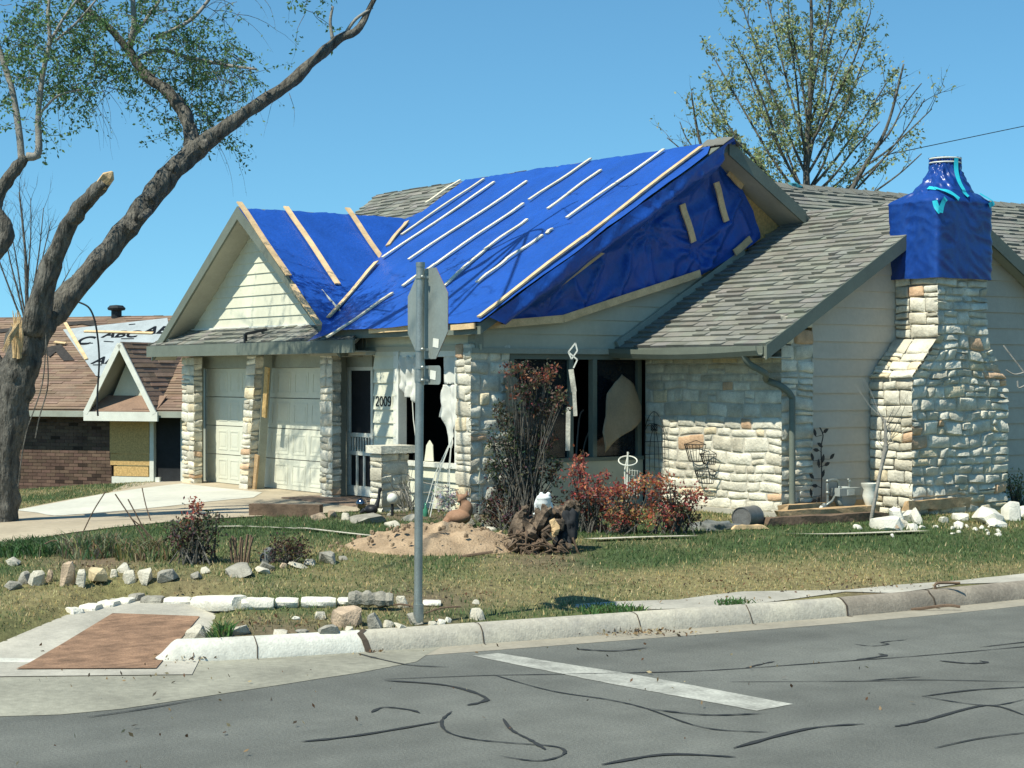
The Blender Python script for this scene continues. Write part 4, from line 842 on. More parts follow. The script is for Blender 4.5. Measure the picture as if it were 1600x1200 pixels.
CL = [(60, 40, 60, 9), (110, 90, 60, 11), (150, 40, 50, 11), (170, 105, 40, 9), (30, 130, 45, 6), (270, 30, 50, 12), (305, 80, 40, 12), (260, 100, 30, 6), (100, 10, 60, 10), (200, 10, 40, 7), (350, 120, 40, 5), (380, 100, 22, 4), (280, 130, 30, 7), (20, 60, 40, 6), (300, 180, 30, 7), (330, 200, 22, 5), (50, 190, 20, 3), (150, 130, 30, 5), (90, 140, 40, 6), (45, 90, 40, 5), (240, 150, 18, 3), (485, 12, 14, 2)]
for cx, cy, cr, n_ in CL:
    c = atY(cx, cy, 23.3 if cx > 450 else 22.4 + 1.5 * sm((cx - 90) / 120))
    for i in range(n_ * 4):
        s = c + RT * rg.gauss(0, cr / 125 * .5) + UP * rg.gauss(0, cr / 125 * .35) + FW * rg.gauss(0, .5)
        twig(tw, lv, s, (rg.gauss(0, 1), rg.gauss(0, 1), rg.gauss(.15, .7)), rg.uniform(.35, .8), .005, rg, GL, .16, 24, .055, .4)
# leafless hanging strands
for (x, y, n_) in ((140, 130, 14), (110, 140, 8), (360, 105, 22), (350, 10, 12), (330, 95, 12), (310, 210, 6), (395, 150, 6)):
    for i in range(n_): twig(tw, lv, atY(x + rg.gauss(0, 22), y + rg.gauss(0, 12), 23.7 + rg.gauss(0, .3)), (rg.gauss(0, .6), rg.gauss(0, .6), rg.uniform(-.6, .3)), rg.uniform(.5, 1.05), .005, rg, GL, .45, 3, .04, .2)
# crown above the picture that throws the dappled shade on house and drive
for (tg, n_, rr) in ((onYp(440, 690, 13.4), 34, .4), (onYp(465, 740, 13.4), 30, .35), (onYp(500, 720, 13.4), 10, .25), (onG(495, 470), 12, .4), (onA(560, 500), 16, .4), (onA(905, 318), 6, .25), (onA(840, 385), 2, .2), (onA(708, 478), 7, .25), (gnd(400, 800), 6, .6), (gnd(340, 822), 12, .7), (gnd(460, 815), 5, .6), (gnd(140, 870), 10, .8), (gnd(560, 900), 3, .6), (gnd(300, 790), 6, .7)):
    t = (8.3 - tg.z) / TOSUN.z; c = tg + TOSUN * t
    k = (onYp(450, 690, 13.4) + TOSUN * 8.5)
    for i in range(n_):
        twig(tw, lv, c + V((rg.gauss(0, rr), rg.gauss(0, rr), rg.uniform(-.3, 1.2))), (rg.gauss(0, 1), rg.gauss(0, 1), rg.gauss(0, .5)), rg.uniform(.5, 1.1), .012, rg, GL, .1, 9, .055, .3)
    q = atY(600, -80, 23.4) if c.x > -21.6 else atY(210, -60, 22.4)
    mid = (q + c) / 2 + V((0, 0, .4)); tw.tube(crom([tuple(q), tuple(mid), tuple(c)], 4), [.03] * 4 + [.02] * 4 + [.01], 5, cap=False)
# vines and a loose black cable hanging from the fork
for P in ([(72, 520), (66, 600), (40, 680), (28, 760)], [(72, 530), (75, 600), (62, 650), (55, 685)]): tw.tube([atY(x, y, 21.3) for x, y in crom(P, 5)], .008, 5)
obj(tw, 'twigs', BARK, parent=tree); obj(lv, 'foliage', LEAFG, parent=tree)
mb = MB(); rg = random.Random(3)
for i in range(16):
    x = 27 + rg.uniform(-5, 5); mb.tube([atY(x, 552 + rg.uniform(-12, 10), 21.55), atY(x + rg.uniform(-3, 4), 525, 21.5), atY(x + rg.uniform(-6, 6), 487 + rg.uniform(-10, 25), 21.5)], [.022, .02, .004], 5)
for i in range(5): mb.tube([atY(28, 505 + i * 2, 21.5), atY(14, 525 + i * 3, 21.4), atY(3 + i * 2, 545 + rg.uniform(-6, 6), 21.4)], [.02, .012, .003], 5)
obj(mb, 'torn_wood', RAWW, parent=tree); mb = MB(); mb.tube([atY(160, 291, 21.35), atY(170, 276, 21.3), atY(176, 268, 21.3)], [.085, .07, .012], 9, rough=.5); obj(mb, 'torn_wood', RAWW, parent=tree)
mb = MB(); mb.tube([atY(x, y, 21.2) for x, y in crom([(123, 472), (140, 482), (150, 510), (155, 560), (152, 620), (153, 650)], 6)], .011, 6); obj(mb, 'dangling_cable', BLACKM, 'thin black cable dangling from the fork of the broken tree', 'cable')

# ------------------------------------------------------------ tree behind the house, bare tree far left
def fan_tree(name, trunk, side, Y, r0, label, seed, cols, per, ls, nl, group=None, sp=.3, tl=(.4, 1.0)):
    """trunk: photo points of the leader; side: (start fraction, end point) of the limbs"""
    rg = random.Random(seed); B = atY(*trunk[0], Y); g0 = V((B.x, B.y, gz(B.x, B.y) - .1)); t = thing(name, g0, label, 'tree', group); tr, tw, lv = MB(), MB(), MB()
    TP = [V(p) for p in crom([tuple(atY(x, y, Y)) for x, y in trunk], 8)]; n0 = len(TP)
    tr.tube([g0] + TP, [r0 * 1.2] + [r0 * (1 - .85 * i / n0) + .008 for i in range(n0)], 8, rough=.1); axes = [(TP, r0)]
    for (f, x, y, dy) in side:
        j = int(f * (n0 - 1)); S = TP[j]; T_ = atY(x, y, Y + dy); L_ = (T_ - S).length
        m1 = S.lerp(T_, .35) + V((0, 0, -.04 * L_)); m2 = S.lerp(T_, .7) + V((0, 0, -.03 * L_)) + RT * rg.uniform(-.1, .1)
        P = [V(p) for p in crom([tuple(S), tuple(m1), tuple(m2), tuple(T_)], 6)]; rr = r0 * (.42 - .2 * f); tr.tube(P, [rr * (1 - .85 * i / len(P)) + .007 for i in range(len(P))], 5, rough=.08); axes.append((P, rr))
    for P, rr in axes:
        n = len(P); L_ = sum((P[i + 1] - P[i]).length for i in range(n - 1))
        for i in range(int(L_ * per)):
            s = rg.uniform(.15, 1) ** .8; j = min(n - 2, int(s * (n - 1))); p = P[j].lerp(P[j + 1], s * (n - 1) - j); ax = (P[j + 1] - P[j]).normalized()
            d = (ax + V((rg.gauss(0, 1), rg.gauss(0, 1), rg.gauss(.2, .4))).normalized() * .7).normalized()
            q = twig(tw, lv, p, d, rg.uniform(*tl), .009, rg, cols, -.1, nl, ls, sp, 3, .2)
            for k in range(2): twig(tw, lv, q[3 + k], (d + V((rg.gauss(0, .7), rg.gauss(0, .7), rg.gauss(0, .3)))), rg.uniform(.25, .55), .006, rg, cols, -.1, int(nl * .7), ls, sp, 3, .1)
    obj(tr, 'trunk', BARK, parent=t, smooth=True); obj(tw, 'twigs', BARK, parent=t)
    if lv.v: obj(lv, 'foliage', LEAFG, parent=t)
    return t
YG = [(.27, .34, .13), (.36, .4, .19), (.2, .27, .1), (.34, .36, .21)]
SD = [(.05, 1098, 190, 0), (.08, 1118, 95, 1), (.12, 1145, 60, -1), (.2, 1160, 10, 0), (.3, 1195, -20, 1), (.05, 1400, 230, 0), (.1, 1375, 190, -1), (.15, 1385, 130, 1), (.2, 1350, 95, 0), (.3, 1360, 20, -1), (.4, 1320, 0, 1), (.1, 1170, 120, 1.5), (.15, 1330, 160, 1.5), (.05, 1130, 200, -1), (.25, 1230, 40, -1.5), (.4, 1230, -60, 0), (.45, 1300, -70, 0), (.2, 1290, 90, 2), (.08, 1350, 240, 1), (.05, 1160, 230, 1), (.02, 1110, 150, 0), (.3, 1335, 60, 0), (.12, 1200, 150, 2)]
fan_tree('sparse_tree', [(1262, 340), (1260, 250), (1266, 150), (1268, 40), (1264, -90)], SD, 36, .07, 'tall multi stemmed tree in sparse yellow green leaf behind the roof', 11, YG, 3.8, .085, 21)
fan_tree('sparse_tree', [(1305, 345), (1345, 270), (1385, 200), (1412, 100)], [(.4, 1456, 170, 0), (.2, 1445, 155, .5), (.1, 1440, 240, 0), (.5, 1440, 130, 0)], 35, .05, 'almost leafless leaning tree between the sparse tree and the wrapped chimney', 12, YG, 1.3, .08, 6)
fan_tree('sparse_tree', [(1110, 270), (1092, 215), (1080, 145)], [(.1, 1062, 190, 0), (.05, 1042, 215, 0)], 36, .035, 'thin saplings showing their tips just over the tall gable peak', 13, YG, 1.8, .07, 5)
fan_tree('bare_tree', [(45, 540), (42, 470), (40, 400), (30, 300)], [(.1, 5, 330, 0), (.3, 48, 310, 0), (.2, 68, 325, 0), (.1, 90, 370, 0), (0, 110, 420, 0), (.1, -20, 340, 0), (.4, 35, 340, 0), (.2, 15, 350, 0), (.2, 80, 345, 0)], 62, .09, 'bare grey tree far behind the trunk of the damaged tree', 14, GL, 3.2, .1, 0, sp=.2, tl=(.6, 1.5))

# ------------------------------------------------------------ neighbouring brown house
e1 = (RT * math.cos(R(20)) - FW * math.sin(R(20))); e2 = V((-e1.y, e1.x, 0)); N0 = atY(180, 600, 50); zb_ = -1.25; zev = 1.19
NM = Matrix(((e1.x, e2.x, 0, N0.x), (e1.y, e2.y, 0, N0.y), (0, 0, 1, 0), (0, 0, 0, 1)))
def NW(x, y, z): return NM @ V((x, y, z))
def xN(px, off_=0.):   # along the facade for a photo column
    d = ray(px, 600); p0 = NW(0, off_, 0); t = (p0 - CAM).dot(e2) / d.dot(e2); return (CAM + d * t - V((N0.x, N0.y, 0))).dot(e1)
def zN(py, px, off_=0.): d = ray(px, py); p0 = NW(0, off_, 0); t = (p0 - CAM).dot(e2) / d.dot(e2); return (CAM + d * t).z
nh = thing('neighbour_house', NW(0, 3, zb_), 'low brown brick house with a patched brown shingle roof beyond the driveway', 'house')
def nbox(mb, lo, hi, col=(1, 1, 1)):
    x0, y0, z0_ = lo; x1, y1, z1 = hi; q = [NW(*p) for p in ((x0,y0,z0_),(x1,y0,z0_),(x1,y1,z0_),(x0,y1,z0_),(x0,y0,z1),(x1,y0,z1),(x1,y1,z1),(x0,y1,z1))]
    return mb.add(q, [(0,3,2,1),(4,5,6,7),(0,1,5,4),(1,2,6,5),(2,3,7,6),(3,0,4,7)], col)
BR = mat('dark brick', (.13, .085, .06), .95, .2, 2, .2, 30)
mb = MB(); rg = random.Random(2); xl, xr = -12, xN(174)
z = zb_ - .5; row = 0
while z < zev:
    x = xl + (row % 2) * .15
    while x < xr:
        k = rg.uniform(.7, 1.25); k = .35 if rg.random() < .05 else k; nbox(mb, (x, 0, z), (min(xr, x + .29), .1, z + .082), (k, k * rg.uniform(.92, 1.05), k)); x += .3
    z += .095; row += 1
nbox(mb, (xl, .02, zb_ - .5), (xr, .3, zev), (.8, .9, 1)); obj(mb, 'brick_wall', BR, parent=nh)
mb = MB(); x0, x1 = xN(173), xN(234); zz = zN(708, 205); nbox(mb, (x0, -.02, zN(727, 205)), (x1, .06, zz - .01)); nbox(mb, (x0, -.05, zz), (x1, .0, zev)); nbox(mb, (x0 + .1, -.0, zN(744, 205)), (x1 - .05, .05, zN(728, 205)), (1.1, 1.1, 1.1)); obj(mb, 'boarded_window', OSB, parent=nh)
mb = MB(); nbox(mb, (x0 - .0, .01, zb_ - .5), (x1 + .3, .2, zN(745, 205))); nbox(mb, (x1 + .01, -.03, zb_ - .4), (x1 + .14, .2, zev)); nbox(mb, (xN(283), -.03, zb_ - .4), (xN(283) + .12, .2, zev)); nbox(mb, (x1, -.03, zN(758, 260)), (xN(283) + .1, .1, zN(753, 260))); obj(mb, 'trim', WHITE, parent=nh)
mb = MB(); nbox(mb, (x1 + .14, .1, zN(752, 260)), (xN(283), .14, zev)); nbox(mb, (xN(283) + .12, .1, zb_), (12, .3, zev)); obj(mb, 'dark_doorway', DARK, parent=nh)
zrg = 3.95; ro = 4.6; mb = MB()
for sg in (0, 1):
    y0_, z0_ = (-.6, zev - .02) if not sg else (2 * ro + .6, zev - .02); mb.prism([NW(-14, y0_, z0_), NW(12, y0_, z0_), NW(12, ro, zrg), NW(-14, ro, zrg)], (0, 0, -.15))
nr = obj(mb, 'roof', mat('brown roof deck', (.17, .1, .065), .9), parent=nh)
nm = (zrg - zev) / (ro + .6); mb = MB(); ev = (e2 + UP * nm).normalized(); n_ = (UP - e2 * nm).normalized()
shingles(mb, NW(0, -.6, zev), e1, ev, n_, [[(-10, 0), (6, 0), (6, 5.88), (-10, 5.88)]], exp_=.15, tw=.8, seed=22, var=.2, th=.014, base=(1, 1, 1)); obj(mb, 'shingles', SHB, parent=nr)
mb = MB(); nbox(mb, (-14, -.62, zev - .2), (12, -.58, zev - .03)); obj(mb, 'fascia', TRIML, parent=nh)
def onR(px, py, l_=0.): return onP(px, py, NW(0, -.6, zev), n_) + n_ * l_
mb = MB()
def patch(mb, P, l_, col=(1, 1, 1)): mb.prism([onR(x, y, l_) for x, y in P], -n_ * .01, col)
patch(mb, [(99, 517), (180, 508), (262, 499), (275, 560), (200, 600), (150, 589)], .05)
und = obj(mb, 'underlayment', mat('roof underlayment', (.36, .4, .4), .7, .12, 2, .05, 10), parent=nr)
FELT = mat('torn roof felt', (.045, .04, .035), .9, .3, 8)
mb = MB(); patch(mb, [(66, 547), (96, 540), (117, 565), (100, 566), (88, 552), (78, 560)], .055); obj(mb, 'bare_patch', FELT, parent=nr); mb = MB(); patch(mb, [(103, 505), (150, 502), (150, 512), (128, 508), (104, 511)], .045); obj(mb, 'bare_patch', FELT, parent=nr); mb = MB(); patch(mb, [(0, 516), (20, 514), (22, 519), (0, 522)], .045); obj(mb, 'bare_patch', FELT, parent=nr)
mb = MB()
for a, b in (((103, 508), (136, 565)), ((133, 521), (240, 524)), ((86, 538), (104, 540))): mb.beam(onR(*a, .08), onR(*b, .08), .1, .03, n_)
obj(mb, 'loose_board', WOOD, parent=nr)
def text_mesh(body, size, M_, m, parent, name='lettering'):
    cu = bpy.data.curves.new(name, 'FONT'); cu.body = body; cu.size = size; cu.offset = size * .02; cu.extrude = .003; o = bpy.data.objects.new(name, cu); C.objects.link(o)
    me = bpy.data.meshes.new_from_object(o.evaluated_get(bpy.context.evaluated_depsgraph_get())); bpy.data.objects.remove(o); me.transform(M_); me.materials.clear(); me.materials.append(m)
    q = bpy.data.objects.new(name, me); C.objects.link(q); q.parent = parent; q.matrix_parent_inverse = Matrix.Translation(nh.location).inverted() if parent == nh else Matrix.Identity(4); return q
for (px, py, tx, sc) in ((116, 541, 'C', .75), (159, 530, 'ABC', .62), (222, 524, 'ABC', .68), (143, 571, 'AB', .62)):
    p = onR(px, py, .065); M_ = Matrix(((e1.x, ev.x, n_.x, p.x), (e1.y, ev.y, n_.y, p.y), (e1.z, ev.z, n_.z, p.z), (0, 0, 0, 1)))
    t_ = text_mesh(tx, sc, M_, BLACKM, nr); 
mb = MB()
for a, b in (((128, 539), (146, 539)), ((163, 536), (178, 537)), ((190, 532), (210, 532)), ((202, 510), (212, 509)), ((146, 573), (160, 573))): mb.beam(onR(*a, .066), onR(*b, .066), .04, .004, n_)
obj(mb, 'printed_lines', BLACKM, parent=nr)
# little gable over its window
xa_, xc_, xb_ = xN(128, -.9), xN(183, -.9), xN(236, -.9); yd_ = -.7; zt_n = zN(534, 183, -.9); mb = MB()
ax_ = (xa_ + xb_) / 2; mb.prism([NW(ax_, yd_, zt_n), NW(xb_, yd_, zev), NW(xb_, 2.5, zev), NW(ax_, 4, zt_n)], (0, 0, -.1)); mb.prism([NW(ax_, yd_, zt_n), NW(xa_, yd_, zev), NW(xa_, 2.5, zev), NW(ax_, 4, zt_n)], (0, 0, -.1))
dg = obj(mb, 'porch_gable', SOFF, parent=nh)
mb = MB(); gs = (zt_n - zev) / (xb_ - ax_); ev3 = (-e1 + UP * gs).normalized(); n3 = (e1 * gs + UP).normalized(); shingles(mb, NW(xb_, 0, zev), e2, ev3, n3, [[(yd_, 0), (1.2, 0), (3.6, (xb_ - ax_) * math.sqrt(1 + gs * gs)), (yd_, (xb_ - ax_) * math.sqrt(1 + gs * gs))]], exp_=.15, tw=.8, seed=23, var=.2)
mb.prism([NW(xa_, yd_ + .05, zev - .02), NW(xb_, yd_ + .05, zev - .02), NW(xb_, -.1, zN(618, 215, -.1)), NW(xa_, -.1, zN(618, 215, -.1))], (0, 0, -.04), (1.15, 1.1, 1.1)); obj(mb, 'shingles', SHB, parent=dg)
mb = MB()
for a, b in (((ax_, zt_n), (xa_, zev)), ((ax_, zt_n), (xb_, zev))): mb.beam(NW(a[0], yd_ - .03, a[1] - .06), NW(b[0], yd_ - .03, b[1] - .1), .05, .15, (0, 0, 1))
nbox(mb, (xa_ - .05, yd_ - .05, zev - .3), (xb_ + .1, yd_ + .02, zev - .05)); obj(mb, 'barge_board', WHITE, parent=dg)
mb = MB(); mb.prism([NW(xa_ + .3, -.1, zev), NW(xb_ - .3, -.1, zev), NW(ax_, -.1, zt_n - .2)], e2 * .05); obj(mb, 'gable_siding', SIDEW, parent=dg)
mb = MB(); p = NW(ax_ + .25, -.2, zN(590, 203, -.1)); mb.lathe(p, [(0, 0), (.14, .0), (.14, .03), (0, .05)], 10, ax=-e2); obj(mb, 'lamp', WHITE, parent=dg)
p = NW(xN(182, ro), ro, zrg); mb = MB(); mb.lathe(p, [(.16, -.1), (.16, .18), (.26, .2), (.28, .26), (.2, .34), (0, .36)], 12); obj(mb, 'roof_vent', BLACKM, parent=nr)
# power line and its reach
mb = MB(); mb.tube([atY(x, y, d) for x, y, d in ((1380, 243, 44), (1480, 222, 46), (1600, 197, 48), (1800, 150, 52))], .011, 5); obj(mb, 'power_line', BLACKM, 'thin dark overhead line running off to the right behind the chimney', 'power line')

# ------------------------------------------------------------ stop sign seen from the back
SY = 14.25; pb = atY(653, 976, SY); pt = atY(657, 411, SY); pb.z = .1; sg_ = thing('stop_sign', pb, 'back of a grey octagonal road sign on a round galvanised post', 'road sign')
mb = MB(); mb.tube([pb, pt], .034, 16, cap=False); mb.tube([pt - V((0, 0, .03)), pt + V((0, 0, .006))], .037, 16); obj(mb, 'post', GALV, parent=sg_, smooth=True, sharp=40)
mb = MB(); mb.tube([pb - V((0, 0, .05)), pb + V((.01, 0, .2))], [.045, .041], 14); obj(mb, 'post_sleeve', GALV, parent=sg_, smooth=True, sharp=40)
sn = V((math.sin(R(7)), math.cos(R(7)), 0)); sx = V((sn.y, -sn.x, 0)); sc = atY(657, 490, SY) + sn * .06
def plate(c, pts, t, n_): return [c + sx * x + UP * z for x, z in pts]
oc = [(.36 * math.cos(math.pi / 8 + i * math.pi / 4) / math.cos(math.pi / 8), .36 * math.sin(math.pi / 8 + i * math.pi / 4) / math.cos(math.pi / 8)) for i in range(8)]
mb = MB(); mb.prism(plate(sc, oc, 0, 0), sn * .004); obj(mb, 'sign_plate', SIGNB, parent=sg_)
mb = MB(); mb.prism([p + sn * .005 for p in plate(sc, oc, 0, 0)], sn * .001); obj(mb, 'sign_face', mat('red sign sheeting', (.4, .01, .012), .5), parent=sg_)
c2 = atY(657, 586, SY) + sn * .06; rr = []
for qx, qz, a0 in ((.2, .04, 0), (-.2, .04, 90), (-.2, -.04, 180), (.2, -.04, 270)):
    for k in range(5): a = R(a0 + k * 22.5); rr.append((qx + .035 * math.cos(a), qz + .035 * math.sin(a)))
mb = MB(); mb.prism(plate(c2, rr, 0, 0), sn * .003); obj(mb, 'small_plate', SIGNB, parent=sg_)
for (px, py) in ((681, 536), (676.5, 586)):
    c = onP(px, py, sc - sn * .003, sn); mb = MB(); mb.prism([c + sx * x + UP * z for x, z in ((-.055, -.03), (.045, -.04), (.055, .03), (-.045, .04))], -sn * .001); obj(mb, 'sticker', WHITE, parent=sg_)
for py in (433, 546, 574, 594):
    c = atY(656.6, py, SY); mb = MB(); mb.tube([c - V((0, 0, .012)), c + V((0, 0, .012))], .041, 14); mb.beam(c, c + sn * .07 + sx * .02, .02, .02); mb.beam(c - sx * .07, c + sx * .07, .012, .018); mb.ball(c + sx * .06 - sn * .01, .014, n=5); obj(mb, 'bracket', GALV, parent=sg_)

# ------------------------------------------------------------ shrubs and garden plants
def shrub(name, cx, by, wpx, hpx, cols, label, seed, n=240, ls=.045, nl=12, tops=None, cat='shrub', stem=BARK, Yo=None, lean=.45, group=None):
    rg = random.Random(seed); b = gnd(cx, by) if Yo is None else V(Yo); Y = (b - CAM).dot(FW); s = Y / F; W_, H_ = wpx * s / 2, hpx * s; t = thing(name, b, label, cat, group); tw, lv = MB(), MB()
    for i in range(n):
        a = rg.uniform(0, 6.28); r = math.sqrt(rg.random()); hh = H_ * (rg.uniform(.25, 1) ** .8); prof = math.sqrt(max(.02, 1 - ((hh / H_ - .5) / .56) ** 2)) * (1 + .35 * noise.noise(V((math.cos(a) * 1.5, math.sin(a) * 1.5, hh * 4 + seed))))
        T_ = b + V((math.cos(a) * r * W_ * prof, math.sin(a) * r * W_ * prof, hh)); S = b + V((math.cos(a) * r * W_ * .3, math.sin(a) * r * W_ * .3, 0)); m1 = S.lerp(T_, .5) + V((rg.gauss(0, .03), rg.gauss(0, .03), .06 * H_))
        if i % 3 == 0: tw.tube([S, m1, T_], [.009, .006, .003], 4, cap=False)
        z_ = hh / H_; pal = cols
        if tops and rg.random() < sm((z_ - .62 + .25 * noise.noise(T_ * 2.5)) / .25): pal = tops
        k = 1 + .3 * noise.noise(T_ * 3)
        base = rg.choice(pal)
        for j in range(nl): c = tuple(x * k * rg.uniform(.7, 1.3) for x in (base if rg.random() < .7 else rg.choice(pal))); leaf(lv, T_ + V((rg.gauss(0, 1), rg.gauss(0, 1), rg.gauss(0, .9))) * ls * 1.3, ls * rg.uniform(.6, 1.25), rg, c)
    obj(tw, 'stems', stem, parent=t); obj(lv, 'foliage', LEAFG, parent=t); return t
DG = [(.07, .09, .05), (.05, .065, .04), (.11, .115, .065)]; RD = [(.42, .11, .08), (.3, .07, .06), (.5, .2, .12)]; OR = [(.58, .27, .12), (.6, .4, .17), (.45, .13, .08)]; PR = [(.09, .04, .045), (.12, .06, .04), (.05, .05, .03)]
def clumpy(name, cx, by, cl_, label, seed, ls=.045, cat='shrub', dens=1.):
    rg = random.Random(seed); b = gnd(cx, by); Y = (b - CAM).dot(FW); s = Y / F; t = thing(name, b, label, cat); tw, lv = MB(), MB()
    for (x, y, rx, ry, cols) in cl_:
        c = atY(x, y, Y + rg.uniform(-.12, .12)); n = int(rx * ry * .05 * dens) + 3
        for i in range(n):
            d = V((rg.gauss(0, 1), rg.gauss(0, 1), rg.gauss(0, 1))); d = d.normalized() * rg.random() ** .4; T_ = c + RT * d.x * rx * s + UP * d.z * ry * s + FW * d.y * rx * s * .8
            if T_.z < b.z + .02: T_.z = b.z + rg.uniform(.02, .08)
            S = b + V((rg.gauss(0, .09), rg.gauss(0, .09), 0)); m1 = S.lerp(T_, .55) + V((rg.gauss(0, .04), rg.gauss(0, .04), .06))
            if i % 3 == 0: tw.tube([S, m1, T_], [.008, .006, .003], 4, cap=False)
            base = rg.choice(cols); ax = V((rg.gauss(0, 1), rg.gauss(0, 1), rg.gauss(.2, .7))).normalized()
            for j in range(13): q = T_ + ax * rg.uniform(-.09, .09) + V((rg.gauss(0, 1), rg.gauss(0, 1), rg.gauss(0, 1))) * .022; leaf(lv, q, ls * rg.uniform(.5, 1.3), rg, tuple(v * rg.uniform(.65, 1.3) for v in (base if rg.random() < .75 else rg.choice(cols))))
    obj(tw, 'stems', BARK, parent=t); obj(lv, 'foliage', LEAFG, parent=t); return t
RT_ = [(.27, .09, .06), (.3, .14, .08), (.14, .08, .05), (.1, .1, .06)]
BG = [(.1, .11, .06), (.07, .09, .05), (.13, .1, .07)]
clumpy('tall_shrub', 815, 818, [(800, 578, 26, 11, RT_), (845, 592, 30, 15, RT_ + BG), (815, 612, 22, 16, RT_ + BG), (872, 625, 16, 22, RT_ + BG), (838, 640, 30, 20, BG + PR), (785, 650, 18, 22, BG), (800, 690, 24, 26, BG), (845, 690, 28, 28, BG + PR), (778, 728, 20, 26, BG), (822, 738, 32, 26, BG), (866, 735, 16, 24, PR + BG), (790, 775, 30, 20, PR + BG), (842, 785, 30, 18, PR), (858, 578, 12, 10, RT_), (770, 690, 10, 14, BG)], 'tall ragged dark shrub with reddish tips growing against the stone pier', 31, .05, dens=1.15)
clumpy('low_shrub', 785, 828, [(770, 790, 20, 22, PR), (800, 805, 22, 16, PR), (760, 815, 16, 12, BG + PR)], 'low purplish shrub at the foot of the stone pier', 33)
clumpy('red_shrub', 918, 832, [(900, 742, 18, 20, RD), (925, 765, 24, 22, RD), (893, 782, 16, 24, RD + PR), (920, 800, 26, 24, RD + BG), (945, 790, 20, 24, RD), (905, 720, 10, 12, RD), (938, 745, 12, 12, RD)], 'crimson nandina shrub beside the white frog ornament', 34)
clumpy('red_shrub', 975, 834, [(965, 770, 18, 18, RD), (990, 762, 20, 16, OR + RD), (978, 795, 26, 22, OR + BG), (1000, 810, 24, 16, OR), (958, 812, 22, 14, BG + RD), (1010, 748, 12, 10, OR)], 'salmon and orange nandina shrub in the middle of the red row', 35)
clumpy('red_shrub', 1050, 834, [(1035, 758, 24, 18, RD + OR), (1060, 780, 28, 24, RD + BG), (1084, 772, 16, 18, RD), (1040, 800, 28, 22, BG + RD), (1075, 808, 24, 18, BG + PR), (1020, 785, 14, 18, RD + OR)], 'rounded red and dark green nandina shrub against the pale stone wall', 36)
clumpy('bed_shrub', 306, 880, [(305, 790, 8, 10, RD), (300, 812, 24, 14, RD + BG), (325, 830, 22, 20, BG), (288, 838, 24, 22, BG + PR), (312, 858, 30, 16, BG + PR), (272, 828, 12, 12, BG), (335, 812, 12, 12, BG)], 'roundish dark green shrub with a red tip in the flower bed', 38, .042)
shrub('low_shrub', 452, 882, 72, 36, PR + [(.14, .13, .05)], 'small purple leaved plant between bed stones', 39, 80, .035, 12)
shrub('low_shrub', 1590, 792, 50, 50, [(.1, .14, .05), (.3, .28, .12)], 'pale green weed at the right edge beside the chimney', 40, 70, .04, 10)
def tuft(name, cx, by, wpx, hpx, cols, label, seed, n, wd=.006):
    rg = random.Random(seed); b = gnd(cx, by); s = (b - CAM).dot(FW) / F; mb = MB()
    for i in range(n):
        a = rg.uniform(0, 6.28); r = rg.random() * wpx * s * .5; S = b + V((math.cos(a) * r, math.sin(a) * r * .8, 0)); S.z = gz(S.x, S.y); L_ = hpx * s * rg.uniform(.4, 1.1); d = V((rg.gauss(0, .35), rg.gauss(0, .35), 1)); m1 = S + d * L_ * .55; T_ = m1 + V((d.x * 1.6, d.y * 1.6, .5)) * L_ * .4; c = tuple(x * rg.uniform(.7, 1.3) for x in rg.choice(cols)); q = RT * wd
        mb.add([S - q, S + q, m1 + q * .8, m1 - q * .8, T_], [(0, 1, 2, 3), (3, 2, 4)], c)
    return obj(mb, name, LEAFG, label, 'grass clump')
tuft('grass_clump', 145, 868, 120, 48, [(.1, .15, .06), (.3, .27, .15), (.14, .17, .08)], 'long green and straw grass clump in the flower bed behind the rocks', 50, 900)
tuft('grass_clump', 235, 872, 130, 42, [(.25, .22, .11), (.1, .13, .05)], 'dry thin grass clump left of the roundish bed shrub', 51, 600)
tuft('grass_clump', 60, 862, 180, 26, [(.045, .1, .035), (.07, .13, .04)], 'dark green ground plants round the foot of the damaged tree', 52, 2600)
tuft('grass_clump', 345, 1000, 40, 34, [(.08, .16, .05), (.12, .2, .06)], 'green grass clump by the stone at the kerb ramp', 53, 260)
tuft('grass_clump', 1150, 945, 90, 12, [(.08, .16, .05)], 'grass growing between kerb and pavement', 54, 200)['kind'] = 'stuff'
tuft('grass_clump', 960, 958, 130, 15, [(.08, .17, .05), (.12, .2, .06)], 'bright green grass on the kerb verge below the round shadow', 55, 700)['kind'] = 'stuff'
def sticks(name, P, label, Yd=None, r=.006, m=WOODG, cat='stick'):
    mb = MB()
    for q in P:
        b = gnd(*q[0]); Y = (b - CAM).dot(FW); mb.tube([atY(x, y, Y) for x, y in crom(q, 4)], r, 5)
    return obj(mb, name, m, label, cat)
sticks('cut_stems', [[(x, 880), (x + dx, 858), (x + 2 * dx, 832 + (x * 7) % 12)] for x, dx in ((363, -2), (368, 0), (373, 2), (377, 1), (381, 3), (385, 5), (371, -4), (388, 2))], 'clump of cut brown stems right of the roundish bed shrub', r=.013, cat='plant stems')
sticks('arching_stems', [[(125, 842), (145, 800), (165, 768)], [(240, 870), (215, 825), (180, 772)], [(246, 866), (232, 840), (200, 780)], [(236, 815), (228, 790), (222, 762)], [(262, 870), (228, 830), (205, 810)], [(120, 868), (90, 845), (70, 850)]], 'long thin bare stems arching over the flower bed', r=.007, cat='plant stems')
sticks('fallen_branch', [[(1400, 954), (1440, 951), (1478, 946), (1500, 948)], [(1478, 946), (1468, 930), (1462, 912), (1500, 911)], [(1412, 950), (1418, 946)]], 'fallen forked branch lying over the dark kerb at right', r=.014, cat='branch')
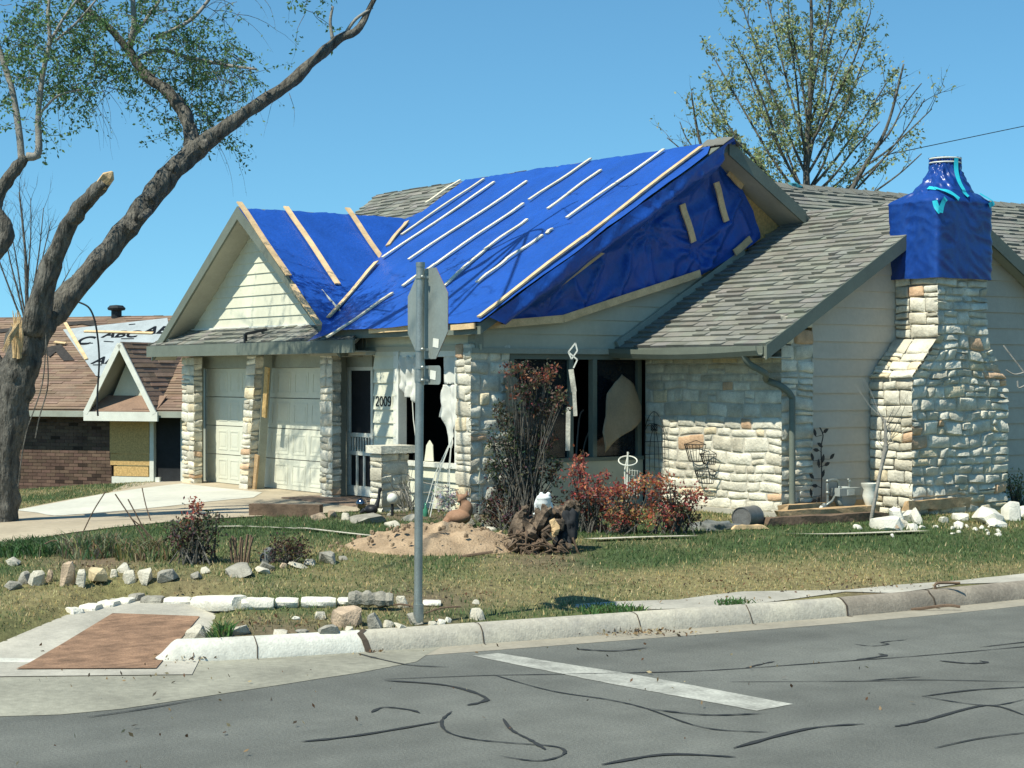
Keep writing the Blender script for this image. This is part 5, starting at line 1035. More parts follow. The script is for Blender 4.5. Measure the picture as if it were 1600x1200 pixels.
sticks('fallen_branch', [[(600, 955), (640, 965), (680, 975)], [(590, 950), (640, 946), (700, 985)], [(660, 960), (690, 950), (720, 948)]], 'thin fallen twigs crossing the stones at the sign post', r=.008, cat='branch')
sticks('fallen_stick', [[(200, 1036), (215, 1039), (236, 1040)]], 'short pale stick on the gutter below the ramp', r=.012)
sticks('fallen_stick', [[(716, 870), (745, 866), (770, 862)]], 'pale stick lying on the grass below the soil mound', r=.015)

# ------------------------------------------------------------ stones
ROCKP = mat('pale rock', (.55, .51, .4), .95, .2, 7, .6, 50); ROCKG = mat('grey rock', (.33, .31, .25), .95, .25, 7, .6, 50); ROCKT = mat('tan rock', (.5, .38, .26), .95, .25, 7, .6, 50); ROCKW = mat('fresh white limestone', (.7, .67, .56), .95, .1, 7, .5, 50); ROCKD = mat('dark rock', (.13, .14, .13), .95, .25, 7, .5, 50)
rs = [0]
def rock(cx, by, w_, h_, m, label, group, sq=1., cat='stone', tilt=0.):
    rs[0] += 1; b = gnd(cx, by); s = (b - CAM).dot(FW) / F; mb = MB(); hh = h_ * s; mb.rock((b.x, b.y, b.z + hh * .34), (w_ * s * .82, w_ * s * .62 * sq, hh * .76), rs[0] * 13, rz=R(-35 + (rs[0] * 37) % 30), tilt=tilt + R((rs[0] * 53) % 50 - 25))
    o = obj(mb, 'rock', m, label, cat, group, smooth=True, sharp=22); return o
gA = 'stones along the flower bed'
for a in ((22, 484 / 4 + 760 + 2, 26, 12, ROCKP, 'flat pale stone at the far left edge below the tree'), (22, 920, 34, 14, ROCKG, 'leftmost flat grey stone of the bed edging'), (38, 912, 20, 24, ROCKG, 'narrow upright grey stone second in the bed edging'), (58, 914, 34, 26, ROCKP, 'wedge shaped pale stone with a sharp peak in the bed edging'), (78, 909, 14, 22, ROCKT, 'small brown upright stone behind the wedge shaped one'),
          (106, 914, 36, 40, ROCKT, 'tallest slanting pinkish stone of the bed edging'), (126, 915, 24, 28, ROCKP, 'pale angular stone leaning on the yellow one'), (152, 908, 36, 24, mat('yellow rock', (.62, .5, .3), .95, .2, 7, .5, 50), 'yellowish angular stone of the bed edging'), (178, 915, 18, 24, ROCKP, 'small pale upright oval stone'), (203, 913, 28, 24, ROCKP, 'white blocky stone with a notch on top'),
          (228, 909, 30, 22, ROCKP, 'long tilted pale stone pointing up to the right'), (192, 893, 24, 14, ROCKP, 'pale stone set behind the row in the grass'), (262, 906, 38, 20, ROCKG, 'flat brownish grey stone at the middle of the bed edging'), (306, 904, 24, 12, ROCKG, 'small dull stone half sunk in the grass'), (320, 895, 22, 10, ROCKP, 'small flat greenish white stone'), (372, 898, 50, 16, ROCKG, 'long low grey slab near the purple leaved plant'),
          (420, 878, 26, 28, ROCKD, 'dark upright stone beside the purple leaved plant'), (418, 890, 30, 12, ROCKG, 'low brown stone under the dark upright one'), (443, 888, 16, 11, ROCKT, 'small orange brown cube of stone'), (412, 895, 26, 9, ROCKP, 'flat white stone in front of the dark upright one'), (465, 886, 34, 8, ROCKP, 'thin flat pale stone below the purple leaved plant'), (484, 882, 26, 9, ROCKP, 'pale flat chip left of the grey peaked stone'), (510, 880, 34, 20, ROCKG, 'grey peaked stone at the right end of the bed edging'), (536, 874, 16, 6, ROCKG, 'little grey stone by the soil mound'),
          (745, 967, 28, 19, ROCKP, 'lone pale wedge of stone on the verge right of the sign post'), (744, 943, 14, 6, ROCKP, 'tiny white chip in the grass right of the sign post')):
    rock(*a, gA)
gB = 'stones heaped at the foot of the sign post'
for a in ((306, 1000, 48, 26, ROCKP, 'rounded pale boulder at the end of the whitewashed kerb'), (372, 990, 50, 14, ROCKP, 'long low pale stone behind the whitewashed kerb'), (540, 976, 66, 34, ROCKT, 'big tan blocky stone at the heap by the sign post'), (584, 982, 28, 30, ROCKG, 'upright grey brown stone under the flat slab'), (512, 990, 44, 14, ROCKG, 'flat grey stone in front of the big tan one'), (628, 948, 26, 20, ROCKP, 'pale angular stone left of the sign post behind the slab'),
          (648, 975, 26, 22, ROCKG, 'grey stone touching the foot of the sign post'), (625, 983, 24, 10, ROCKP, 'small pale stone left of the post foot'), (607, 980, 20, 12, ROCKP, 'cream lump between slab and post'), (690, 976, 16, 10, ROCKW, 'white chip right of the post foot'), (700, 972, 14, 9, ROCKW, 'furthest right white chip at the post foot'), (676, 978, 16, 8, ROCKP, 'low pale chip beside the post foot'), (463, 968, 14, 6, ROCKW, 'small white chip in the bare soil'), (500, 967, 24, 14, ROCKP, 'cream stone left of the big tan one'), (440, 992, 30, 9, ROCKP, 'crumbled pale stone on the kerb edge'), (546, 985, 14, 8, ROCKP, 'little stone under the big tan one'), (472, 990, 24, 8, ROCKG, 'flat dull stone in the bare soil by the kerb')):
    rock(*a, gB)
b = gnd(580, 950); s = (b - CAM).dot(FW) / F; mb = MB(); mb.rock((b.x, b.y, b.z + .09), (.24, .1, .06), 77, rz=R(50)); 
mb = MB(); p, q = gnd(545, 952), gnd(614, 954); p.z += .09; q.z += .09; N_ = 14
for i in range(N_):
    pass
mb.tube([p.lerp(q, i / 13) for i in range(14)], [.05] + [.062 + .008 * math.sin(i * 1.7) for i in range(12)] + [.05], 9, rough=.25, seed=4); obj(mb, 'slab', ROCKG, 'long grey slab lying across the heap at the sign post', 'stone', gB, smooth=True, sharp=25)
# edging blocks in a line
gC = 'white edging blocks behind the ramp'
for i, (x0, x1, y, h_, lb) in enumerate(((105, 128, 961, 12, 'leftmost ragged white edging block'), (128, 156, 957, 14, 'second ragged edging block from the left'), (156, 184, 951, 13, 'short white block third in the edging line'), (183, 208, 946, 12, 'white tilted block fourth in the edging line'), (205, 222, 942, 15, 'small cracked grey block in the edging line'), (222, 256, 945, 14, 'broken speckled block in the edging line'), (257, 300, 946, 13, 'long clean white block just before the gap'), (309, 376, 950, 20, 'longest cream block with a sharp square end'), (377, 429, 950, 16, 'dusty pale block after the longest one'), (430, 467, 947, 13, 'short white block with a slanted end'), (470, 526, 947, 14, 'white block near the right end of the line'), (527, 548, 944, 10, 'last small pale block touching the grey slab'), (660, 690, 945, 7, 'thin white block right of the sign post'))):
    p, q = gnd(x0 + 1, y), gnd(x1 - 1, y + .5); s = (p - CAM).dot(FW) / F; hh = h_ * s; mb = MB(); rg = random.Random(i); n = 7; d = (q - p).normalized(); sd_ = V((-d.y, d.x, 0)); vs_ = []; 
    for k in range(n + 1):
        c = p.lerp(q, k / n)
        for j in range(10):
            a = 2 * math.pi * (j + .5) / 10; e = 8; cx_, sz_ = math.cos(a), math.sin(a); r = 1 / ((abs(cx_) ** e + abs(sz_) ** e) ** (1 / e)); k_ = (.86 if k in (0, n) else 1) * (1 + .12 * noise.noise(V((k * .7, cx_ * 1.5 + i * 9, sz_ * 1.5))))
            vs_.append(c + sd_ * (cx_ * r * .085 * k_) + UP * (hh * .4 + sz_ * r * hh * .58 * k_))
    mb.add(vs_, [(k * 10 + j, k * 10 + (j + 1) % 10, (k + 1) * 10 + (j + 1) % 10, (k + 1) * 10 + j) for k in range(n) for j in range(10)] + [tuple(range(9, -1, -1)), tuple(n * 10 + j for j in range(10))])
    obj(mb, 'edging_block', ROCKW if i not in (4, 5) else ROCKG, lb, 'edging stone', gC, smooth=True, sharp=35)
# rubble by the chimney
gD = 'white rubble fallen from the chimney'; rg = random.Random(8)
for a in ((1402, 822, 26, 34, ROCKW, 'large slanting white rubble block at the left of the heap'), (1385, 826, 46, 28, ROCKW, 'biggest white rubble block low in the heap'), (1400, 803, 36, 18, ROCKW, 'flat white block on top of the heap'), (1420, 815, 22, 22, ROCKW, 'upright white block at the right of the heap'), (1432, 818, 18, 26, ROCKW, 'pointed white block ending the heap'), (1390, 828, 34, 12, ROCKT, 'orange stained block under the heap'), (1408, 826, 22, 14, ROCKP, 'grey white lump in front of the heap'), (1425, 828, 18, 12, ROCKW, 'small white lump at the right front of the heap'),
          (1545, 818, 52, 26, ROCKW, 'big white block lying alone right of the chimney foot'), (1556, 822, 34, 12, ROCKW, 'flat white block in front of the lone big one'), (1580, 812, 28, 34, ROCKW, 'upright jagged white block at the right edge'), (1597, 806, 20, 18, ROCKW, 'white block cut by the right edge'), (1500, 812, 34, 12, ROCKW, 'flat white block below the wooden beam'), (1474, 816, 18, 10, ROCKW, 'small white block under the beam end'), (1340, 826, 16, 7, ROCKW, 'white chip left of the heap in the grass'), (1500, 826, 16, 12, ROCKW, 'white lump in the grass between heap and lone block')):
    rock(*a, gD, cat='rubble')
for i in range(16):
    x, y = rg.choice(((1440, 828), (1405, 833), (1505, 834), (1560, 832), (1470, 826), (1530, 826))); x += rg.uniform(-22, 22); y += rg.uniform(-4, 6); rock(x, y, rg.uniform(5, 12), rg.uniform(3, 7), ROCKW, 'small white rubble chip scattered on the grass near the chimney', gD, cat='rubble')
# stones along the house bed
gE = 'stones in front of the porch'
for a in ((372 / 4 + 400 + 4, 812, 28, 12, ROCKT, 'tan stone left of the porch step'), (518, 808, 18, 13, ROCKT, 'brown stone below the porch step'), (540, 812, 20, 12, ROCKP, 'white and dark stone below the porch step corner'), (575, 816, 58, 14, ROCKG, 'long low stone in front of the garden ornaments'), (612, 822, 26, 8, ROCKP, 'pale stone between grass and soil mound'), (640, 814, 30, 10, ROCKG, 'grey stone behind the soil mound'), (735, 822, 18, 13, ROCKG, 'grey brick like stone below the terracotta fox'), (747, 816, 12, 16, ROCKG, 'thin upright stone right of the terracotta fox'), (762, 824, 26, 11, ROCKG, 'tilted grey stone at the pier foot'), (768, 829, 22, 7, ROCKP, 'flat stone on the soil mound by the pier'),
          (912, 824, 18, 14, ROCKW, 'white stone beside the tree stump'), (953, 831, 16, 7, ROCKP, 'triangular pale stone in front of the salmon shrub'), (980, 832, 20, 5, ROCKP, 'flat pale stone at the grass edge')):
    rock(*a, gE)
mb = MB(); p = gnd(935, 832); q = gnd(920, 834); mb.beam(gnd(920, 832, .04), gnd(945, 831, .06), .12, .05); obj(mb, 'brick', mat('brown brick', (.16, .07, .05), .9), 'brown brick lying by the stump under the red shrubs', 'brick')
# flat stone path set in the grass
mb = MB()
for P in ([(260, 823), (330, 826), (400, 826), (470, 830)], [(470, 828), (520, 834), (582, 841)], [(925, 846), (1000, 843), (1080, 841)], [(1225, 837), (1300, 838), (1440, 833)], [(370, 825), (420, 828), (450, 828)]):
    strip(mb, [(0, 0), (0, 0)] if 0 else [(0, 0)], 0, 0) if 0 else None
    A, B = [], []
    for x, y in crom(P, 8): g = gnd(x, y); A.append((g.x - .08, g.y - .05, g.z + .03)); B.append((g.x + .08, g.y + .05, g.z + .03))
    n = len(A); mb.add(A + B, [(i, i + 1, n + i + 1, n + i) for i in range(n - 1)])
struct(mb.build('stone_path', ROCKP))

# ------------------------------------------------------------ soil mound and uprooted stump
mc = gnd(682, 850); mc = atY(682, 858, 18.75); mc.z = gz(mc.x, mc.y); mb = MB(); n = 60; vs_ = []; nr_ = 26
for i in range(nr_ + 1):
    for j in range(n):
        a = 2 * math.pi * j / n; r = i / nr_; ed = 1 + .18 * noise.noise(V((math.cos(a) * 1.3, math.sin(a) * 1.3, 2))); p = mc + RT * (math.cos(a) * r * 1.0 * ed) + FW * (math.sin(a) * r * .85 * ed)
        h_ = .21 * (1 - r * r) ** .9 * (1 + .6 * noise.noise(p * 2.2)) + .07 * noise.noise(p * 6) * (1 - r ** 4) + .03 * noise.noise(p * 17) * (1 - r ** 4); k = 1 + .25 * noise.noise(p * 5); vs_.append((p.x, p.y, gz(p.x, p.y) - .02 + max(0, h_))); mb.c.append((k, k, k))
mb.v = [tuple(v) for v in vs_]; mb.f = [(i * n + j, i * n + (j + 1) % n, (i + 1) * n + (j + 1) % n, (i + 1) * n + j) for i in range(nr_) for j in range(n)]
obj(mb, 'soil_mound', DIRT, 'heap of bare sandy soil in front of the big window', 'soil heap', smooth=True)
mb = MB(); rg = random.Random(9)
for i in range(300):
    a = rg.uniform(0, 6.28); r = math.sqrt(rg.random()) * 1.15; p = mc + RT * math.cos(a) * r + FW * math.sin(a) * r * .9; z_ = gz(p.x, p.y) + max(0, .23 * (1 - min(1, r) ** 2) ** .9); k = rg.uniform(.6, 1.2); mb.rock((p.x, p.y, z_ + .005), (rg.uniform(.01, .035),) * 3, i, (k, k, k)) if i < 120 else None
o = obj(mb, 'soil_clods', DIRT); o['kind'] = 'stuff'; o['label'] = 'loose clods of soil strewn over the mound'
sb = gnd(852, 862); st = thing('uprooted_stump', sb, 'upturned dark tree stump with torn roots in front of the red shrubs', 'tree stump'); Ys = (sb - CAM).dot(FW)
mb = MB(); SB = mat('stump bark', (.17, .125, .085), .95, .5, 10, 1.0, 22)
limb(mb, [(812, 872, Ys, 22), (820, 850, Ys, 24), (832, 830, Ys + .1, 20), (850, 818, Ys + .15, 20), (872, 808, Ys + .2, 17), (896, 794, Ys + .2, 13), (906, 787, Ys + .2, 5)], 26, 1.0, 41, 8); limb(mb, [(815, 850, Ys, 14), (814, 820, Ys + .05, 12), (818, 798, Ys + .05, 7), (824, 792, Ys, 2)], 10, .9, 42); limb(mb, [(835, 835, Ys, 8), (850, 806, Ys, 8), (862, 793, Ys, 3)], 8, .9, 45)
for i in range(26):
    rg = random.Random(i + 60); x, y = rg.uniform(810, 895), 862 - rg.uniform(0, 50); mb.rock(atY(x, min(866, max(y, 860 - (x - 800) * .55)), Ys - rg.uniform(-.1, .12)), (rg.uniform(.03, .09),) * 3, i, tuple([rg.uniform(.6, 1.3)] * 3))
obj(mb, 'stump', SB, parent=st, smooth=True, sharp=35)
mb = MB(); rg = random.Random(12)
for i in range(26):
    x, y = rg.uniform(808, 880), rg.uniform(820, 858); mb.tube([atY(x, y, Ys - .15), atY(x + rg.uniform(-18, 18), y + rg.uniform(0, 10), Ys - .25), atY(x + rg.uniform(-30, 30), min(868, y + rg.uniform(5, 25)), Ys - .25)], [.02, .012, .004], 5, rough=.3)
for P in ([(880, 840), (892, 862), (888, 872)], [(895, 840), (902, 860), (905, 866)], [(830, 845), (838, 868), (834, 874)]): mb.tube([atY(x, y, Ys - .1) for x, y in crom(P, 4)], [.012] * 9, 5)
obj(mb, 'roots', WOODG, parent=st)
mb = MB(); mb.ball(atY(891, 824, Ys + .02), (.08, .08, .15), n=14, rough=.8, seed=3); mb.ball(atY(878, 846, Ys - .02), (.09, .07, .09), n=14, rough=.8, seed=5); obj(mb, 'hollow_shade', DARK, parent=st, smooth=True)  # solid near-black lumps, the cavity's shade painted as colour
mb = MB(); limb(mb, [(862, 812, Ys - .12, 5), (868, 826, Ys - .14, 7), (862, 838, Ys - .14, 4)], 7, .5, 44); obj(mb, 'torn_wood', RAWW, parent=st)

# ------------------------------------------------------------ timber and things on the right
def beam_px(a, b, wd, hd, m, label, group=None, lift=.06, name='timber_beam'):
    p, q = gnd(*a), gnd(*b); p.z += lift; q.z += lift * 1.0; mb = MB(); prev = p; rg = random.Random(int(a[0])); n = 8
    vs_ = []; d = (q - p).normalized(); sd_ = V((-d.y, d.x, 0)).normalized()
    for i in range(n + 1):
        c = p.lerp(q, i / n)
        for (x, z) in ((-1, -1), (1, -1), (1, 1), (-1, 1)): vs_.append(c + sd_ * x * wd / 2 * rg.uniform(.8, 1.05) + UP * z * hd / 2 * rg.uniform(.75, 1.1) + d * (rg.uniform(-.08, .08) if i in (0, n) else 0))
    mb.add(vs_, [(i * 4 + j, i * 4 + (j + 1) % 4, (i + 1) * 4 + (j + 1) % 4, (i + 1) * 4 + j) for i in range(n) for j in range(4)] + [(3, 2, 1, 0), tuple(n * 4 + j for j in range(4))]); return obj(mb, name, m, label, 'timber', group)
gT = 'broken timbers lying along the house'
beam_px((1192, 822), (1380, 812), .2, .1, WOODG, 'dark weathered timber at the bottom of the pile', gT, .05)
beam_px((1215, 816), (1372, 806), .16, .08, WOODB, 'splintered tan timber in the middle of the pile', gT, .1)
beam_px((1222, 812), (1400, 796), .14, .08, WOODB, 'long split timber on top of the pile', gT, .14)
beam_px((1416, 808), (1532, 798), .12, .13, WOODB, 'thick tan beam leaning on the rubble below the chimney', gT, .14)
beam_px((1145, 828), (1192, 827), .12, .05, WOOD, 'short fresh cut board under the metal bucket', gT, .03)
b = gnd(1168, 823); s = (b - CAM).dot(FW) / F; ax = (RT * .55 + FW * .8).normalized(); mb = MB(); c = b + UP * (15 * s); f_ = 17 * s
mb.lathe(c - ax * .16, [(0, .012), (f_ * .93, .01), (f_ * .95, 0), (f_, 0), (f_, .02), (f_ * .97, .03), (f_, .16), (f_ * .97, .3), (f_ * 1.02, .33), (f_ * .9, .34), (0, .33)], 24, ax=ax); obj(mb, 'metal_bucket', mat('dull zinc', (.2, .2, .185), .5, .25, 5, .1, 30, metal=.4), 'grey metal bucket lying on its side against the stone wall', 'bucket', smooth=True, sharp=40)
mb = MB(); p = gnd(1118, 826); mb.ball(p + V((0, 0, .0)), (.28, .3, .09), n=12, rough=.6); obj(mb, 'plastic_sheet', mat('grey sheeting', (.2, .21, .19), .6, .3, 4), 'crumpled grey sheet on the ground beside the bucket', 'sheet', smooth=True)
# gas meter
xg = aC + .14
def XP(px, py, o=0.): return onX(px, py, xg + o)
gm = thing('gas_meter', XP(1305, 806), 'grey gas meter with bent pipes against the side wall', 'gas meter')
mb = MB(); a, b = XP(1304, 772), XP(1334, 793); mb.lathe(XP(1319, 782) - V((.06, 0, 0)), [(0, 0), (.09, .0), (.115, .03), (.115, .1), (.1, .12), (0, .13)], 20, ax=(1, 0, 0)); p0, p1 = XP(1305, 770), XP(1334, 786); mb.lathe(V((xg - .06, (p0.y + p1.y) / 2, (p0.z + p1.z) / 2)), [(0, 0), (.13, 0), (.15, .03), (.15, .11), (.13, .14), (0, .14)], 24, ax=(1, 0, 0)); mb.box((xg - .07, min(p0.y, p1.y) - .02, p0.z - .04), (xg + .1, max(p0.y, p1.y) + .02, p0.z + .06)); mb.box((xg + .08, (p0.y + p1.y) / 2 - .05, p0.z - .03), (xg + .11, (p0.y + p1.y) / 2 + .07, p0.z + .04), (1.5, 1.5, 1.5)); obj(mb, 'meter_body', mat('meter grey paint', (.33, .36, .33), .5, .1, 4), parent=gm, smooth=True, sharp=35)
mb = MB(); mb.tube([XP(x, y) for x, y in crom([(1293, 803), (1293, 775), (1293, 755), (1299, 750), (1309, 752), (1311, 766)], 5)], .019, 8); mb.tube([XP(x, y) for x, y in crom([(1327, 769), (1327, 755), (1325, 748)], 4)], .019, 8); mb.tube([XP(1284, 795, .03), XP(1300, 783, .03), XP(1306, 772, .0)], .017, 8)
for x, y in ((1293, 770), (1311, 762), (1327, 752), (1293, 752)): mb.ball(XP(x, y), .028, n=6)
obj(mb, 'pipework', GALV, parent=gm, smooth=True)
mb = MB(); mb.lathe(XP(1284, 797, .06) , [(0, 0), (.06, .0), (.07, .02), (.05, .05), (0, .06)], 14, ax=(1, 0, .1)); mb.ball(XP(1288, 790, .04), .035, n=6); obj(mb, 'regulator', GALV, parent=gm)
# vine shaped wall ornament
mb = MB(); mb.tube([onX(x, y, aC + .05) for x, y in crom([(1283, 795), (1284, 740), (1283, 700), (1286, 680), (1281, 668)], 5)], .007, 6)
for x, y, a in ((1273, 676, 110), (1290, 673, 30), (1281, 695, 150), (1275, 703, 170), (1286, 716, 80), (1269, 714, 110), (1279, 724, 95), (1292, 725, 20), (1286, 740, 70), (1268, 744, 140), (1273, 759, 175), (1267, 770, 100), (1279, 782, 85), (1272, 783, 10), (1300, 713, 40)):
    c = onX(x, y, aC + .055); r = R(a); ld = V((0, math.cos(r), math.sin(r))); ln = V((0, -ld.z, ld.y)); L_ = .055; mb.prism([c - ld * L_, c - ld * L_ * .3 + ln * .024, c + ld * L_ * .4 + ln * .02, c + ld * L_, c + ld * L_ * .4 - ln * .02, c - ld * L_ * .3 - ln * .024], (.006, 0, 0)); mb.tube([c - ld * L_, onX(1284, y + 4, aC + .05)], .004, 4)
obj(mb, 'vine_ornament', BLACKM, 'black metal leaf vine ornament on the side wall', 'wall ornament')
mb = MB(); p = gnd(1360, 800); p = onX(1360, 796, aC + .45); p.z = gz(p.x, p.y); mb.lathe(p, [(.1, 0), (.1, .03), (.05, .06), (.045, .12), (.07, .16), (.1, .26), (.085, .34), (.11, .38), (.12, .42), (.1, .42), (.08, .36), (0, .34)], 20); obj(mb, 'garden_urn', WHITE, 'white pedestal urn left of the chimney foot', 'urn', smooth=True, sharp=50)
bt = onX(1363, 800, aC + 1.15); bt.z = gz(bt.x, bt.y); tr = thing('bare_sapling', bt, 'small bare pruned sapling in front of the chimney', 'sapling'); Yb = (bt - CAM).dot(FW); mb = MB(); limb(mb, [(1361, 812, Yb, 3.2), (1369, 770, Yb, 2.8), (1376, 735, Yb, 2.6), (1383, 705, Yb, 4), (1384, 695, Yb, 4)], 8, .2, 3); obj(mb, 'trunk', BARKL, parent=tr, smooth=True)
mb = MB(); lv = MB(); rg = random.Random(4)
for x, y in ((1382, 700), (1384, 695), (1380, 708), (1384, 668), (1386, 660), (1392, 680), (1376, 690)):
    for k in range(3): twig(mb, lv, atY(x, y, Yb), (rg.gauss(0, .5), rg.gauss(0, .5), rg.uniform(.1, 1)), rg.uniform(.25, .7), .006, rg, GL, -.1, 0, .04, .15)
mb.tube([atY(1384, 698, Yb), atY(1384, 672, Yb), atY(1382, 655, Yb)], [.022, .02, .012], 6, rough=.3); obj(mb, 'twigs', BARKL, parent=tr)
mb = MB(); lv = MB()
for P in ([(1640, 640), (1600, 582), (1580, 556), (1568, 540)], [(1600, 582), (1585, 585), (1572, 578)], [(1605, 600), (1592, 606), (1590, 595)]): mb.tube([atY(x, y, 20) for x, y in crom(P, 4)], .009, 5)
mb.tube([atY(1640, 640, 20), gnd(1680, 850)], .02, 6); obj(mb, 'bare_branch', BARKL, 'bare branch reaching in from the right edge beside the chimney', 'branch')
# wire baskets on the stone wall
WP = bC - .07
def wire(mb, pts, r=.0045): mb.tube([onYp(x, y, WP) if isinstance((x, y), tuple) else None for x, y in pts], r, 5)
def basket(cx, ty, by, wt, wb_, label):
    mb = MB(); T_ = onYp(cx, ty, WP); B_ = onYp(cx, by, WP); s = (T_ - CAM).dot(FW) / F * 1.5
    def ring(c, w_, dp): return [c + V((math.cos(math.pi * i / 10) * w_ * s / 2, -math.sin(math.pi * i / 10) * dp, 0)) for i in range(11)]
    top = ring(T_, wt, .13); bot = ring(B_, wb_, .07); mb.tube(top, .0055, 5); mb.tube(bot, .0055, 5); mid = [p.lerp(q, .25) for p, q in zip(top, bot)]; mb.tube(mid, .004, 5)
    for p, q in list(zip(top, bot)): mb.tube([p, q], .0038, 4)
    mb.tube([top[0], T_ + V((0, 0, .05)), top[-1]], .005, 5); mb.tube([bot[0], bot[-1]], .005, 5)
    return obj(mb, 'wire_basket', BLACKM, label, 'wall basket', 'wire baskets on the stone wall')
basket(1088, 694, 721, 30, 18, 'largest upper left black wire basket on the stone wall'); basket(1109, 709, 725, 21, 16, 'small right black wire basket on the stone wall'); basket(1104, 736, 755, 29, 20, 'lowest black wire basket on the stone wall')
mb = MB()
for P in ([(1008, 735), (1007, 680), (1012, 655), (1022, 643), (1032, 655), (1038, 680), (1039, 735)], [(1015, 735), (1016, 690), (1022, 670), (1028, 690), (1030, 735)], [(1022, 643), (1023, 735)], [(1007, 690), (1039, 690)], [(1008, 710), (1039, 709)], [(1008, 672), (1015, 662), (1030, 665), (1038, 676)]): wire(mb, crom(P, 4))
for i in range(5): wire(mb, [(1022 + 5 * math.cos(a), 668 + 5 * math.sin(a * 1.3 + i)) for a in np.linspace(0, 6, 12)], .003)
obj(mb, 'wire_trellis', BLACKM, 'arched black wire trellis on the stone wall beside the window', 'trellis')
# window things on the shaded side
def XA(px, py, o=.12): return onX(px, py, aW + o)
CLOTH = mat('grey brown cloth', (.27, .23, .16), .9, .12, 3, .1, 30); CURT = mat('white curtain', (.74, .74, .66), .85, .06, 3, .05, 30, trans=.2)
P = [XA(x, y) for x, y in ((968, 585), (990, 600), (1003, 635), (1000, 655), (985, 672), (963, 688), (941, 707), (938, 675), (947, 650), (950, 615), (958, 597))]
mb = sheet([(p.y, p.z) for p in P], .05, lambda u, v: (aW + .14 + .03 * noise.noise(V((u * 5, v * 3, 1))) + .04 * math.sin(u * 9 + v * 4), u, v)); solid(obj(mb, 'torn_screen', CLOTH, 'torn tan screen cloth hanging out of the shaded side window', 'screen cloth', smooth=True), .004)
P = [XA(x, y, .06) for x, y in ((790, 582), (806, 590), (818, 615), (819, 645), (800, 648), (790, 640))]
mb = sheet([(p.y, p.z) for p in P], .05, lambda u, v: (aW + .06 + .02 * math.sin(u * 20 + v * 5), u, v)); solid(obj(mb, 'curtain', CLOTH, 'dull curtain scrap behind the tall dark shrub', 'curtain', smooth=True), .004)
mb = MB(); Yo = (onX(893, 600, aW + .55) - CAM).dot(FW)
for P, w_ in (((892, 577), (897, 612)), 8), (((897, 612), (899, 650)), 6), (((888, 636), (887, 704)), 7): mb.beam(atY(*P[0], Yo), atY(*P[1], Yo), w_ * Yo / F, .03, FW)
obj(mb, 'broken_post', mat('flaking white wood', (.6, .57, .46), .85, .3, 8, .2), 'broken white wooden post standing before the side window', 'post')
mb = MB(); L_ = [((899, 536), (888, 550)), ((888, 550), (893, 561)), ((899, 536), (902, 548)), ((902, 548), (893, 561)), ((888, 550), (902, 562)), ((902, 562), (896, 575)), ((893, 561), (901, 566)), ((897, 535), (901, 544))]
for p, q in L_[:6]: mb.beam(atY(*p, Yo - .05), atY(*q, Yo - .05), .018, .022, FW)
obj(mb, 'metal_ornament', WHITE, 'white metal ornament of linked diamonds on the broken post', 'garden ornament')
b = gnd(983, 812); Yh = (b - CAM).dot(FW) + 1.1; mb = MB(); c = atY(981, 720, Yh); s = Yh / F
mb.tube([c + RT * (14.5 * s * math.cos(t)) + UP * (7 * s * math.sin(t)) + FW * (.08 * math.sin(t)) for t in np.linspace(0, 6.283, 25)], .009, 6); mb.tube([atY(981, 706, Yh), atY(979, 800, Yh)], .012, 6); mb.tube([atY(982, 707, Yh), atY(976, 735, Yh), atY(977, 757, Yh)], .01, 6)
for i in range(5): mb.tube([atY(984 + i * 4, 732 + i, Yh), atY(983 + i * 4, 775, Yh)], .004, 4)
for i in range(5): mb.tube([atY(984, 735 + i * 8, Yh), atY(1000, 736 + i * 8, Yh)], .004, 4)
obj(mb, 'hoop_trellis', WHITE, 'white hoop trellis rising out of the salmon shrub', 'trellis')
sticks('dead_stems', [[(898, 790), (900, 720), (905, 655), (912, 640)], [(905, 790), (912, 700), (930, 655)], [(930, 790), (925, 710), (927, 680)], [(965, 790), (973, 745), (984, 712)], [(945, 790), (938, 730), (935, 700)]], 'tall dead brown stems behind the red shrubs', r=.012, cat='plant stems', m=BARKL)
# front window: torn curtains
def YW(px, py, o=.05): return onYp(px, py, bw + o)
def drape(P, label, f, o=.05, am=.02, name='curtain'):
    Q = [YW(x, y, o) for x, y in P]; mb = sheet([(p.x, p.z) for p in Q], .03, lambda u, v: (u, bw + o + am * math.sin(u * f + 2 * noise.noise(V((u * 3, v * 3, 0)))) + am * .8 * noise.noise(V((u * 12, v * 8, 1))), v)); o_ = obj(mb, name, CURT, label, 'curtain', smooth=True); return solid(o_, .003)
drape([(625, 556), (660, 556), (662, 600), (655, 620), (650, 630), (643, 622), (632, 618), (626, 600)], 'crumpled white curtain in the left half of the front window', 40, .0, .04)
drape([(692, 552), (716, 552), (716, 600), (693, 600)], 'short white valance at the right top of the front window', 25, .02, .012)
drape([(694, 601), (716, 601), (716, 650), (712, 672), (704, 685), (708, 700), (700, 700), (696, 670), (694, 652), (683, 652)], 'torn white curtain hanging in a point at the right of the front window', 22, .01, .035)
mb = MB(); mb.tube([YW(x, y, 0) for x, y in ((644, 620), (646, 655), (650, 687))], .007, 5); obj(mb, 'blind_rod', WHITE, 'thin white blind rod dangling in the front window', 'rod')
